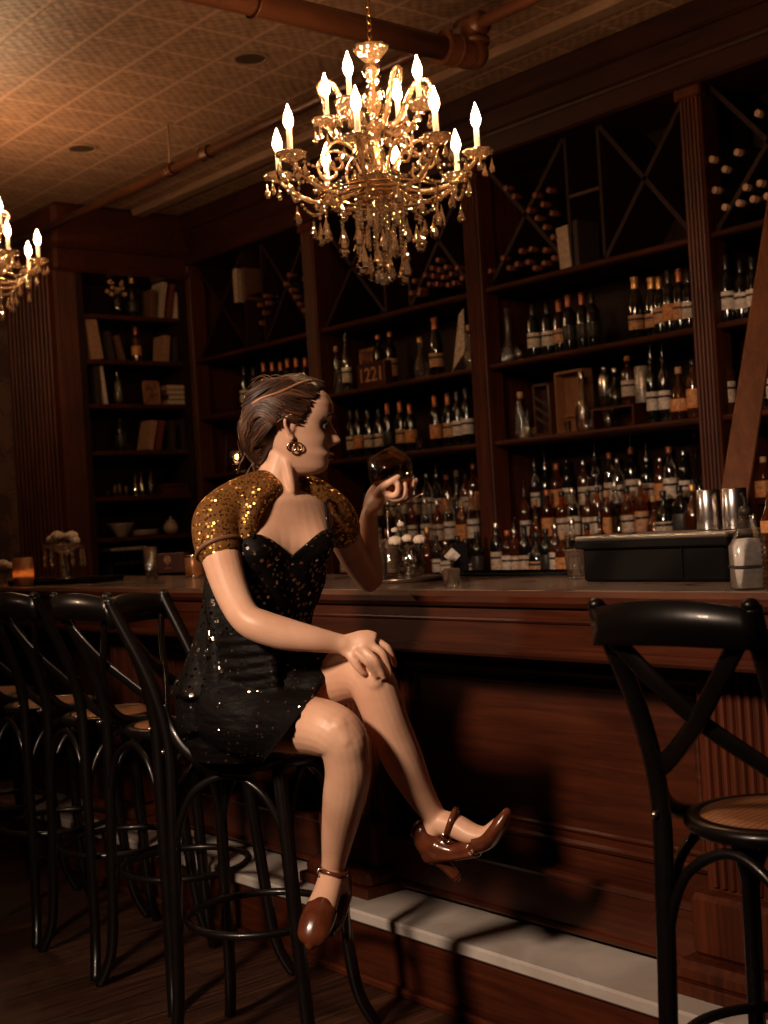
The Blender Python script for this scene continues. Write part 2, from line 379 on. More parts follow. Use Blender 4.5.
def mat_cane():
    m, nt, b = mat('woven_rattan')
    g = N(nt, 'ShaderNodeTexCoord'); mp = N(nt, 'ShaderNodeMapping'); mp.inputs['Rotation'].default_value = (0, 0, .78); nt.links.new(g.outputs['Object'], mp.inputs['Vector'])
    ck = N(nt, 'ShaderNodeTexChecker'); ck.inputs['Scale'].default_value = 110
    ck.inputs['Color1'].default_value = (.33, .125, .045, 1); ck.inputs['Color2'].default_value = (.13, .045, .016, 1)
    nt.links.new(mp.outputs['Vector'], ck.inputs['Vector']); nt.links.new(ck.outputs['Color'], b.inputs['Base Color'])
    bu = N(nt, 'ShaderNodeBump'); bu.inputs['Strength'].default_value = .5; bu.inputs['Distance'].default_value = .002
    nt.links.new(ck.outputs['Fac'], bu.inputs['Height']); nt.links.new(bu.outputs['Normal'], b.inputs['Normal']); b.inputs['Roughness'].default_value = .5
    return m
def mat_skin():
    m, nt, b = mat('skin')
    g = N(nt, 'ShaderNodeTexCoord'); n = N(nt, 'ShaderNodeTexNoise'); n.inputs['Scale'].default_value = 14; n.inputs['Detail'].default_value = 4
    nt.links.new(g.outputs['Object'], n.inputs['Vector'])
    cr = N(nt, 'ShaderNodeValToRGB'); cr.color_ramp.elements[0].position = .3; cr.color_ramp.elements[0].color = (.70, .40, .265, 1)
    cr.color_ramp.elements[1].position = .7; cr.color_ramp.elements[1].color = (.82, .51, .355, 1)
    nt.links.new(n.outputs['Fac'], cr.inputs['Fac']); nt.links.new(cr.outputs['Color'], b.inputs['Base Color'])
    b.inputs['Roughness'].default_value = .42; b.inputs['Subsurface Weight'].default_value = .12; b.inputs['Subsurface Radius'].default_value = (.02, .008, .004); b.inputs['Subsurface Scale'].default_value = .5
    return m
M_FLOOR, M_TIN, M_PAPER = mat_floor(), mat_tin(), mat_paper()
M_TOP = mat_marble('grey_brown_marble_top', (.30, .215, .165), .16)
M_LEDGE = mat_marble('pale_marble_ledge', (.60, .55, .50), .35, (.75, .72, .7))
M_PIPE = plain('painted_copper_pipe', (.085, .026, .010), .38, .3, .5, 0, .2, 8)
M_BRONZE = plain('dark_bronze', (.09, .05, .03), .5, .3)
M_TRIM = plain('painted_ceiling_trim', (.34, .20, .13), .45, 0, .5, 0, .1)
M_SKIN = mat_skin()
M_DRESS = mat_sequin('black_sequin_fabric', (.0045, .0035, .0035), (.80, .70, .60), 80, .26, 1.2, .18, .55, .55)
M_BOD = mat_sequin('black_sequin_bodice', (.004, .003, .003), (.5, .44, .38), 80, .42, 1.0, .16, .35, .35)
M_GOLD = mat_sequin('gold_sequin_knit', (.17, .075, .022), (.80, .42, .10), 150, .46, 1.0, .3, .15, .25)
M_CANE = mat_cane()
M_SHOE = plain('brown_leather', (.115, .030, .012), .22, 0, .6, .5, .25, 40, .05)
M_SOLE = plain('dark_shoe_sole', (.03, .012, .008), .4)
M_BRASS = plain('polished_brass', (.75, .45, .18), .2, 1)
M_STEEL = plain('polished_steel', (.80, .74, .70), .24, 1)
M_SILV = plain('pale_gold_metal', (.9, .78, .6), .15, 1)
M_CRYS = thin('cut_crystal', (.93, .86, .78), (1, .88, .72), .08, .28, (1.0, .68, .42), .26, 60)
M_CRYS2 = thin('crystal_drop', (.95, .9, .85), (1, .90, .76), .07, .30, (1.0, .72, .48), .24, 45)
M_ARM = thin('twisted_glass_arm', (.85, .68, .50), (1, .85, .68), .12, .30, (1.0, .62, .34), .42, 70)
M_GLASS = thin('clear_glass', (.93, .92, .9), (1, 1, 1), .02, .05)
M_GLASS2 = thin('cut_clear_glass', (.88, .84, .8), (1, 1, 1), .05, .14, None, 0, 60)
M_AMB = thin('amber_spirit', (.66, .28, .07), (1, .9, .8), .04, .06, (.50, .15, .03), .14)
M_AMB2 = thin('dark_amber_spirit', (.45, .16, .04), (1, .9, .8), .04, .06, (.26, .06, .01), .16)
M_BRANDY = thin('brandy', (.95, .55, .16), (1, .9, .8), .03, .04, (1.0, .45, .08), .4)
M_DKGL = plain('dark_green_bottle_glass', (.006, .006, .004), .06, 0, .7, .6)
M_BRGL = plain('brown_bottle_glass', (.05, .014, .004), .07, 0, .7, .6)
M_CLR = thin('clear_bottle_glass', (.82, .8, .76), (1, 1, 1), .03, .12)
M_GRN = thin('green_bottle_glass', (.25, .3, .14), (1, 1, 1), .04, .1)
M_CREAM = plain('cream_paper_label', (.50, .38, .29), .6, 0, .3, 0, .45, 60)
M_WHITE = plain('white_paper_label', (.60, .51, .43), .6, 0, .3, 0, .35, 70)
M_ORNG = plain('orange_paper_label', (.52, .21, .07), .6, 0, .3, 0, .4, 60)
M_BLKL = plain('black_paper_label', (.03, .025, .022), .4, 0, .3, 0, .6, 60)
M_TAN = plain('tan_paper_label', (.48, .25, .13), .6, 0, .3, 0, .4, 60)
M_FOILG = plain('gold_foil', (.75, .42, .16), .35, .7, .5, 0, .3, 60)
M_FOILR = plain('copper_red_foil', (.50, .16, .07), .35, .4, .5)
M_FOILK = plain('black_foil', (.02, .016, .014), .25)
M_CORK = plain('cork_cap', (.45, .26, .14), .6)
M_PLAST = plain('black_plastic', (.003, .0025, .0025), .55, 0, .12)
M_WAX = plain('candle_sleeve_ivory', (.80, .68, .54), .5)
M_BULB = emis('warm_lit_bulb', (1.0, .60, .30), BULB)
M_ROSE = plain('white_rose_petals', (.80, .66, .52), .6, 0, .3, 0, .12, 40)
M_LEAF = plain('stem_green', (.05, .07, .02), .5)
M_HAIR = plain('brown_hair', (.034, .015, .009), .38, 0, .5)
M_HAIRL = plain('light_brown_hair', (.105, .046, .023), .38, 0, .5)
M_BAND = plain('copper_hair_band', (.42, .2, .10), .35, .2)
M_LIP = plain('red_lips', (.26, .045, .03), .3)
M_LASH = plain('dark_lash', (.02, .01, .008), .6)
M_EYE = plain('eye_white', (.30, .22, .17), .3)
M_IRIS = plain('eye_iris', (.03, .02, .015), .1)
M_BOOK = [plain(n, c, .7, 0, .3, 0, .2, 50) for n, c in (('cream_book_cloth', (.42, .30, .22)), ('brown_book_cloth', (.12, .05, .03)), ('dark_book_cloth', (.035, .02, .018)), ('tan_book_cloth', (.32, .17, .10)), ('red_book_cloth', (.14, .03, .02)), ('white_book_cloth', (.55, .42, .32)))]

# ------------------------------------------------------------------ setting
ZC = 3.39
m = MB(); m.box((-4, 2, -.05), (13, 11, .1)); struct('floor', m, M_FLOOR)
m = MB(); m.box((-4, 2, ZC+.05), (13, 11, .1)); struct('ceiling', m, M_TIN)
m = MB(); m.box((-8.5, .9, ZC/2), (.1, 8.4, ZC)); struct('wall_left', m, M_PAPER)
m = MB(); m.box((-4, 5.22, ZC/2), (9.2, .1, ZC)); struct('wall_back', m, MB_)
m = MB(); m.box((2.2, .9, ZC/2), (.1, 8.4, ZC)); struct('wall_right', m, M_PAPER)
m = MB(); m.box((-3.2, -3.3, ZC/2), (10.8, .1, ZC)); struct('wall_front', m, M_PAPER)
m = MB()
for Y, wd, h in ((4.02, .05, .03), (4.33, .09, .045)): m.box((-3.5, Y, ZC-h/2), (9, wd, h), None, .008)
struct('trim_1', m, M_TRIM)

# ------------------------------------------------------------------ back bar shelving (one built-in unit)
bb = thing('back_bar_shelving', 'tall dark mahogany back bar shelving wall behind the counter, full of bottles', 'shelving', (-4.9, 4.9, 0))
OB = Vector((-4.9, 4.9, 0))
POST = [-7.72, -6.31, -4.90, -3.49, -2.08, -.67]
ZS = [1.64, 2.035, 2.43]          # shelf tops
def bpart(name, mb, mt, sm=False): return mb.build(name, mt, bb, sm, OB)
for X in POST:
    m = MB(); m.box((X, 4.79, 1.6), (.115, .12, 3.2), None, .006)
    for k in (-2, -1, 0, 1, 2): m.tube([(X+k*.02, 4.728, .3), (X+k*.02, 4.728, 3.02)], .0085, 8)
    m.box((X, 4.74, 3.05), (.14, .06, .07), None, .008)
    m.box((X, 4.95, 1.6), (.03, .36, 3.1))
    bpart('post', m, MZ)
for i in range(5):
    xa, xb = POST[i]+.055, POST[i+1]-.055; xc = (xa+xb)/2; wd = xb-xa
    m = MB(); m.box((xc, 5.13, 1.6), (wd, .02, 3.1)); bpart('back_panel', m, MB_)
    for z in ZS:
        m = MB(); m.box((xc, 4.945, z-.016), (wd, .36, .032), None, .005); m.tube([(xa, 4.763, z-.016), (xb, 4.763, z-.016)], .014, 8)
        bpart('shelf', m, MBX)
    # raked wine racks above the top shelf
    def diag(x0, z0, x1, z1):
        a = math.atan2(z1-z0, x1-x0); L = math.hypot(x1-x0, z1-z0)
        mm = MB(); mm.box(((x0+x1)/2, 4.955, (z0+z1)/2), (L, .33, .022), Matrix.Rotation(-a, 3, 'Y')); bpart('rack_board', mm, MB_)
    z0, z1 = ZS[2], 3.07; f = wd/3.0
    xl, xm, xr = xa, xa+.44*wd, xa+.60*wd
    diag(xl, z0, xm, z1); diag(xl, z1, xm, z0); diag(xr, z0, xb, z1); diag(xr, z1, xb, z0)
    m = MB(); m.box((xm, 4.955, (z0+z1)/2), (.018, .33, z1-z0)); bpart('rack_divider', m, MB_)
    m = MB(); m.box((xr, 4.955, (z0+z1)/2), (.018, .33, z1-z0)); bpart('rack_divider', m, MB_)
    m = MB(); m.box(((xm+xr)/2, 4.955, (z0+z1)/2+.02), (xr-xm, .33, .016)); bpart('rack_shelf', m, MBX)
m = MB()
for y, z, dy, dz in ((4.95, 3.12, .5, .12), (4.93, 3.23, .44, .12), (4.91, 3.33, .40, .12)): m.box((-3.6, y-.07+(3.33-z)*.3, z), (8.4, dy, dz), None, .012)
m.tube([(-7.8, 4.70, 3.17), (.6, 4.70, 3.17)], .018, 8); m.tube([(-7.8, 4.68, 3.29), (.6, 4.68, 3.29)], .022, 8)
bpart('cornice', m, MCO)
# back counter with stepped risers
m = MB(); m.box((-3.6, 4.82, .455), (8.2, .55, .91), None, .01); bpart('base_cabinet', m, MB_)
m = MB(); m.box((-3.6, 4.80, .92), (8.2, .62, .03), None, .006); bpart('back_counter', m, MX)
for i in range(1, 5):
    xa, xb = POST[i]+.07, POST[i+1]-.07
    m = MB(); m.box(((xa+xb)/2, 5.0, .935+.075), (xb-xa, .24, .15)); m.box(((xa+xb)/2, 5.06, .935+.225), (xb-xa, .12, .15)); bpart('stepped_riser', m, MB_)

# ------------------------------------------------------------------ bookcase on the left wall
bc = thing('bookcase', 'dark built-in bookcase on the left wall with books and glassware', 'bookcase', (-7.9, 4.3, 0))
OC = Vector((-7.9, 4.3, 0))
def cpart(name, mb, mt): return mb.build(name, mt, bc, False, OC)
for Y in (3.93, 4.70):
    m = MB(); m.box((-7.9, Y, 1.5), (.38, .05, 3.0)); cpart('side_panel', m, MB_)
m = MB(); m.box((-8.08, 4.32, 1.5), (.02, .78, 3.0)); cpart('back_panel', m, MB_)
BZ = [2.71, 2.415, 2.125, 1.82, 1.52, 1.255, .93]
for z in BZ:
    m = MB(); m.box((-7.89, 4.315, z-.014), (.36, .74, .03), None, .004); cpart('shelf', m, MBX)
m = MB(); m.box((-8.1, 3.84, 1.56), (.78, .16, 3.12), None, .01)
for k in range(-3, 4): m.tube([(-7.705, 3.84+k*.02, .3), (-7.705, 3.84+k*.02, 3.0)], .008, 8)
for k in range(-5, 6): m.tube([(-8.1+k*.06, 3.757, .3), (-8.1+k*.06, 3.757, 3.0)], .01, 6)
cpart('fluted_pilaster', m, MZ)
m = MB(); m.box((-8.05, 4.3, 3.07), (.78, 1.1, .2), None, .02); m.box((-8.02, 4.3, 3.25), (.86, 1.16, .28), None, .03); cpart('cornice', m, MX)
m = MB(); m.box((-7.9, 4.32, .45), (.4, .74, .9), None, .01); cpart('base_cabinet', m, MB_)

# ------------------------------------------------------------------ bar counter
XA, XB = -7.2, 1.2; XC = (XA+XB)/2; XW = XB-XA
OR = Vector((-3, 2.5, 0))
bar = thing('bar', 'mahogany bar front with raised panels, fluted pilasters and a deep apron', 'bar', OR)
def rpart(name, mb, mt): return mb.build(name, mt, bar, False, OR)
m = MB(); m.box((XC, 2.27, .995), (XW, .06, .125), None, .012)
m.box((XC, 2.235, 1.072), (XW, .04, .038), None, .012); m.tube([(XA, 2.24, .942), (XB, 2.24, .942)], .014, 10); m.tube([(XA, 2.238, 1.02), (XB, 2.238, 1.02)], .006, 8)
rpart('apron', m, MX)
m = MB(); m.box((XC, 2.75, .62), (XW, .5, .86)); rpart('bar_body', m, MX)
m = MB(); m.box((XC, 2.46, .29), (XW, .09, .14), None, .01); m.tube([(XA, 2.417, .355), (XB, 2.417, .355)], .012, 8); m.tube([(XA, 2.415, .226), (XB, 2.415, .226)], .011, 8); rpart('baseboard_moulding', m, MX)
PIL = [-1.735+k*1.39 for k in (-4, -3, -2, -1, 0, 1)]
for X in PIL:
    m = MB(); m.box((X, 2.45, .62), (.24, .10, .72), None, .006)
    for k in range(-4, 5): m.tube([(X+k*.023, 2.398, .42), (X+k*.023, 2.398, .9)], .009, 8)
    m.box((X, 2.42, .34), (.27, .14, .14), None, .012); m.box((X, 2.405, .245), (.31, .20, .05), None, .015); m.box((X, 2.40, .215), (.33, .22, .03), None, .004)
    rpart('pilaster', m, MZ)
for i in range(len(PIL)-1):
    xa, xb = PIL[i]+.16, PIL[i+1]-.16; za, zb = .42, .86
    for q, (ins, r, yy) in enumerate(((0, .013, 2.498), (.035, .009, 2.498))):
        a, b, c_, d_ = xa+ins, xb-ins, za+ins, zb-ins
        m = MB() if q == 0 else m
        for s, e in (((a, c_), (b, c_)), ((b, c_), (b, d_)), ((b, d_), (a, d_)), ((a, d_), (a, c_))):
            m.tube([(s[0], yy, s[1]), (e[0], yy, e[1])], r, 8)
    rpart('panel_moulding', m, MX)
top = MB(); top.box((XC, 2.56, 1.076), (XW, .61, .03), None, .004)
tag(top.build('bar_countertop', M_TOP, None), 'long polished grey-brown marble countertop of the bar', 'countertop')
fl = thing('foot_ledge', 'pale marble foot ledge along the bottom of the bar front', 'ledge', (-3, 2.3, 0))
m = MB(); m.box((XC, 2.36, .183), (XW, .29, .034), None, .006); m.build('marble_slab', M_LEDGE, fl, False, Vector((-3, 2.3, 0)))
m = MB(); m.box((XC, 2.37, .083), (XW, .27, .166)); m.box((XC, 2.225, .012), (XW, .03, .024), None, .006); m.build('riser', MX, fl, False, Vector((-3, 2.3, 0)))

# ------------------------------------------------------------------ pipes on the ceiling
def pipe(name, label, path, r, joints):
    o = MB().tube(path, r, 16).build(name, M_PIPE, None, True); tag(o, label, 'pipe')
    for p, d in joints:
        p = Vector(p); d = Vector(d); m = MB()
        m.tube([p-d*.028, p+d*.028], r*1.28, 16)
        m.tube([p-d*.036, p-d*.028], r*1.4, 16); m.tube([p+d*.028, p+d*.036], r*1.4, 16)
        m.build('pipe_joint', M_PIPE, o)
    return o
ZA, ZB = 3.15, 3.04; YP = 3.57; XQ = -3.62
pa = pipe('sprinkler_pipe', 'long thin copper-painted sprinkler pipe running beside the bar shelving up to the ceiling corner', [(-8.4, YP, ZA), (1.5, YP, ZA)], .024, [((XQ, YP, ZA), (1, 0, 0)), ((-5.9, YP, ZA), (1, 0, 0)), ((-5.55, YP, ZA), (1, 0, 0)), ((-4.3, YP, ZA), (1, 0, 0)), ((-2.6, YP, ZA), (1, 0, 0))])
pb = pipe('main_pipe', 'thick copper-painted pipe crossing above the chandelier to an elbow joint', [(XQ, -3.2, ZB), (XQ, YP-.05, ZB)], .046, [((XQ, 1.9, ZB), (0, 1, 0)), ((XQ, 3.44, ZB), (0, 1, 0))])
m = MB(); m.tube(spl([(XQ, YP-.10, ZB), (XQ, YP-.02, ZB), (XQ, YP, ZB+.03), (XQ, YP, ZA+.02)], 6), .055, 16); m.ball((XQ, YP, ZB+.005), .06, 16); m.tube([(XQ, YP, ZB+.04), (XQ, YP, ZB+.06)], .066, 16); m.tube([(XQ-.06, YP, ZA), (XQ+.06, YP, ZA)], .045, 16)
m.build('elbow_joint', M_PIPE, pb, True)
for i, (X, Y, z, r, wh) in enumerate(((-5.9, YP, ZA, .03, 'on the thin pipe, left of the bright chandelier'), (-4.25, YP, ZA, .03, 'on the thin pipe, behind the top of the bright chandelier'), (XQ, 2.55, ZB, .052, 'on the thick pipe, left of the chandelier chain'))):
    t = thing('pipe_hanger', 'metal pipe hanger '+wh, 'hanger', (X, Y, z), 0 if i < 2 else PI/2)
    MB().torus((0, 0, 0), r, .005, 20, 6, Matrix.Rotation(PI/2, 3, 'Y')).build('clamp', M_PIPE, t)
    MB().tube([(0, 0, r), (0, 0, ZC-z)], .006, 8).build('rod', M_TRIM if i == 0 else M_BRONZE, t)
    MB().lathe([(.0, ZC-z-.004), (.03, ZC-z-.004), (.03, ZC-z)], 12).build('ceiling_plate', M_TRIM, t)
for p, wh in ((at(250, 58, 2, ZC), 'nearer the chandelier chain'), (at(82, 148, 2, ZC), 'farther off, towards the left wall')):
    t = thing('recessed_ceiling_speaker', 'dark round recessed ceiling speaker '+wh, 'ceiling speaker', (p.x, p.y, ZC))
    MB().lathe([(.085, -.0005), (.085, -.005), (.070, -.007), (.068, -.0005)], 28).build('rim', M_TRIM, t)
    MB().lathe([(.0, -.004), (.067, -.004), (.067, -.001)], 28).build('grille', M_BRONZE, t)

# ------------------------------------------------------------------ plank leaning on the shelving
p0, p1 = at(728, 540, 1, 3.95), at(770, 270, 1, 4.40); dl = p1-p0
lo = p0+dl*((0.0-p0.z)/dl.z); hi = p0+dl*((2.62-p0.z)/dl.z); d = (hi-lo); LL = d.length; d.normalize()
nx = Vector((.5, -.85, 0)); nx = (nx-d*nx.dot(d)).normalized(); ny = d.cross(nx)
m = MB(); m.box((lo+hi)/2, (.03, .10, LL), Matrix((nx, ny, d)).transposed(), .005)
tag(m.build('wooden_plank', MLAD, None, False, lo), 'broad brown wooden plank leaning against the shelving at the right edge', 'plank', None, lo)

# ------------------------------------------------------------------ chandeliers
def make_chandelier(loc, label):
    t = thing('chandelier', label, 'chandelier', loc, 0, 'crystal chandeliers'); R_ = random.Random(3)
    m = MB()
    n = int((ZC-(loc[2]+.40))/.026)
    for k in range(n+1):
        z = .40+k*.026
        M = Matrix.Rotation(PI/2*(k % 2), 3, 'Z') @ Matrix.Rotation(PI/2, 3, 'X') @ Matrix.Diagonal((.6, 1, 1))
        m.torus((0, 0, z), .014, .0028, 12, 5, M)
    m.lathe([(.0, ZC-loc[2]-.03), (.05, ZC-loc[2]-.02), (.055, ZC-loc[2]-.001)], 20)
    m.build('chain', M_BRASS, t)
    sc_ = lambda a, i: .09*math.cos(8*a)
    MB().lathe([(.012, .33), (.03, .345), (.052, .372), (.056, .385), (.045, .383), (.012, .37)], 32, wob=sc_).build('crown_bowl', M_CRYS, t, True)
    MB().lathe([(.010, .36), (.012, .335), (.03, .32), (.034, .30), (.022, .275), (.016, .262), (.034, .235), (.040, .205), (.030, .175), (.016, .155), (.022, .14), (.05, .125), (.062, .115), (.03, .10), (.018, .06), (.03, .03), (.04, .0), (.03, -.03), (.045, -.055), (.05, -.08), (.015, -.10)], 20).build('glass_column', M_CRYS, t, True)
    MB().lathe([(.008, .40), (.008, -.16)], 8).build('centre_rod', M_BRASS, t)
    MB().lathe([(.02, -.075), (.06, -.07), (.085, -.045), (.088, -.04), (.06, -.052), (.02, -.06)], 32, wob=sc_).build('hub_bowl', M_CRYS, t, True)
    cyc = [0]
    npend = [0]
    def pendant(par_pt, ln, big=1.0, beads=1, rot=0):
        x, y, z = par_pt; mm = MB(); r = .0135*big; h = .060*big
        for b in range(beads): mm.ball((x, y, z-.008-b*.013), .0052, 6)
        zt = z-.008-beads*.013
        M = Matrix.Rotation(rot, 3, 'Z') @ Matrix.Diagonal((1, .55, 1))
        mm.lathe([(.0005, zt), (.003*big, zt-.2*h), (r*.6, zt-.5*h), (r, zt-.74*h), (r*.75, zt-.92*h), (.0005, zt-h)], 6, (x, y, 0), None)
        mm.build('pendant', M_CRYS2, t); npend[0] += 1
    def candle(x, y, z, name='candle'):
        c = MB().lathe([(.006, z-.012), (.011, z-.004), (.0095, z), (.0092, z+.078), (.0, z+.08)], 12, (x, y, 0)).build('candle_tube', M_WAX, t, True)
        MB().lathe([(.005, z+.076), (.0135, z+.090), (.0165, z+.103), (.013, z+.122), (.006, z+.140), (.0008, z+.156)], 12, (x, y, 0)).build('flame_bulb', M_BULB, c, True)
        MB().lathe([(.004, z-.028), (.018, z-.024), (.040, z-.010), (.050, z+.002), (.046, z+.004), (.020, z-.012), (.004, z-.016)], 32, (x, y, 0), wob=lambda a, i: .08*math.cos(8*a)*(i in (2, 3, 4))).build('bobeche', M_CRYS, t, True)
        a0 = math.atan2(y, x)
        for k in range(5):
            a = a0+k*2*PI/5; pendant((x+.044*math.cos(a), y+.044*math.sin(a), z-.004), 0, .85, 1, a)
    def toxy(phi): # phi measured from the viewer's right, turning towards the viewer
        ph = math.radians(phi); v = _r*math.cos(ph) - Vector((FW.x, FW.y, 0)).normalized()*math.sin(ph); return v.x, v.y
    low = [15, 57, 100, 145, 190, 238, 282, 325]
    for q, ph in enumerate(low):
        ux, uy = toxy(ph); R = .335
        path = spl([(.035, -.05), (.09, -.085), (.16, -.105), (.235, -.095), (.29, -.06), (.325, -.03), (R, -.012)], 5)
        MB().tube([(ux*a, uy*a, b) for a, b in path], .0085, 8).build('arm', M_ARM, t, True)
        path = spl([(.05, -.04), (.085, .03), (.15, .06), (.20, .02), (.18, -.03), (.14, -.02), (.15, .01)], 5)
        MB().tube([(ux*a, uy*a, b) for a, b in path], .006, 6).build('scroll', M_ARM, t, True)
        candle(ux*R, uy*R, 0)
        # swag to the next arm
        vx, vy = toxy(low[(q+1) % 8])
        a_, b_ = Vector((ux*.30, uy*.30, -.02)), Vector((vx*.30, vy*.30, -.02)); m = MB()
        for k in range(1, 16):
            s = k/16; p = a_.lerp(b_, s); p.z -= .38*s*(1-s); m.ball(p, .0062, 6)
        m.build('bead_swag', M_CRYS2, t)
        pendant(((a_+b_)/2-Vector((0, 0, .09))), 0, 1.1, 1)
        a_, b_ = Vector((ux*.30, uy*.30, -.01)), Vector((ux*.07, uy*.07, .13)); m = MB()
        for k in range(1, 15):
            s = k/15; p = a_.lerp(b_, s); p.z -= .30*s*(1-s); m.ball(p, .0055, 6)
        m.build('bead_swag', M_CRYS2, t)
    for ph in (28, 118, 195, 300):
        ux, uy = toxy(ph); R = .165
        path = spl([(.03, .11), (.07, .085), (.12, .09), (.155, .13), (R, .155)], 5)
        MB().tube([(ux*a, uy*a, b) for a, b in path], .0085, 8).build('arm', M_ARM, t, True)
        candle(ux*R, uy*R, .168)
    for ph in (5, 62, 160, 230, 340):
        ux, uy = toxy(ph)
        path = spl([(.035, .10), (.085, .15), (.115, .21), (.14, .255), (.175, .262), (.19, .235), (.17, .20)], 5)
        MB().tube([(ux*a, uy*a, b) for a, b in path], [.012-.006*k/30 for k in range(len(path))], 8).build('crystal_horn', M_ARM, t, True)
        m = MB()
        for k in range(6): m.ball((ux*.175, uy*.175, .235-k*.012), .0055, 6)
        m.build('bead_strand', M_CRYS2, t)
    # basket of strands and drops below
    k = 0
    for ring, nn, z0, z1 in ((.20, 14, -.10, -.15), (.135, 10, -.10, -.21), (.075, 8, -.10, -.27), (.03, 4, -.12, -.31)):
        for j in range(nn):
            a = 2*PI*j/nn+ring*9; x, y = ring*math.cos(a), ring*math.sin(a); zz = z1+R_.uniform(-.02, .03); m = MB(); z = z0
            while z > zz: m.ball((x, y, z), .006, 6); z -= .0125
            m.build('bead_strand', M_CRYS2, t)
            if npend[0] < 99: pendant((x, y, zz), 0, 1.35+.2*(ring < .1), 0, a)
            else:
                cyc.append((x, y, zz))
    m = MB(); m.torus((0, 0, -.10), .20, .004, 36, 6); m.torus((0, 0, -.10), .135, .004, 30, 6); m.torus((0, 0, -.10), .075, .004, 24, 6)
    for j in range(6): m.tube([(0, 0, -.10), (.2*math.cos(j*PI/3), .2*math.sin(j*PI/3), -.10)], .003, 6)
    m.build('drop_frame', M_BRASS, t)
    m = MB()
    for x, y, zz in cyc[1:]: m.lathe([(.0005, zz), (.005, zz-.014), (.017, zz-.052), (.013, zz-.068), (.0005, zz-.076)], 6, (x, y, 0))
    o = m.build('pendant', M_CRYS2, t); o['kind'] = 'stuff'
    m = MB()
    z = -.11
    while z > -.35: m.ball((0, 0, z), .007, 6); z -= .014
    m.build('bead_strand', M_CRYS2, t)
    MB().ball((0, 0, -.372), .024, 10).build('bottom_ball', M_CRYS2, t)
    return t
c1 = P(377, 153, 4.2)
ch = make_chandelier((c1.x, c1.y, 2.41), 'large bright crystal chandelier with lit candle bulbs hanging over the bar')
c2 = P(-27, 262, 6.5)
ch.scale = (.97, .97, .98)
ch2 = dup(ch, (c2.x, c2.y, 2.655), .25, 'second crystal chandelier, cut off by the left edge of the photo')
for c in ch2.children:
    if c.name.startswith('chain'):
        m = MB()
        for k in range(int((ZC-2.655-.40)/.026)+1):
            M = Matrix.Rotation(PI/2*(k % 2), 3, 'Z') @ Matrix.Rotation(PI/2, 3, 'X') @ Matrix.Diagonal((.6, 1, 1))
            m.torus((0, 0, .40+k*.026), .014, .0028, 12, 5, M)
        m.lathe([(.0, ZC-2.655-.03), (.05, ZC-2.655-.02), (.055, ZC-2.655-.001)], 20)
        n_ = m.build('chain', M_BRASS, ch2); bpy.data.objects.remove(c)
        break
ch2_pts = None
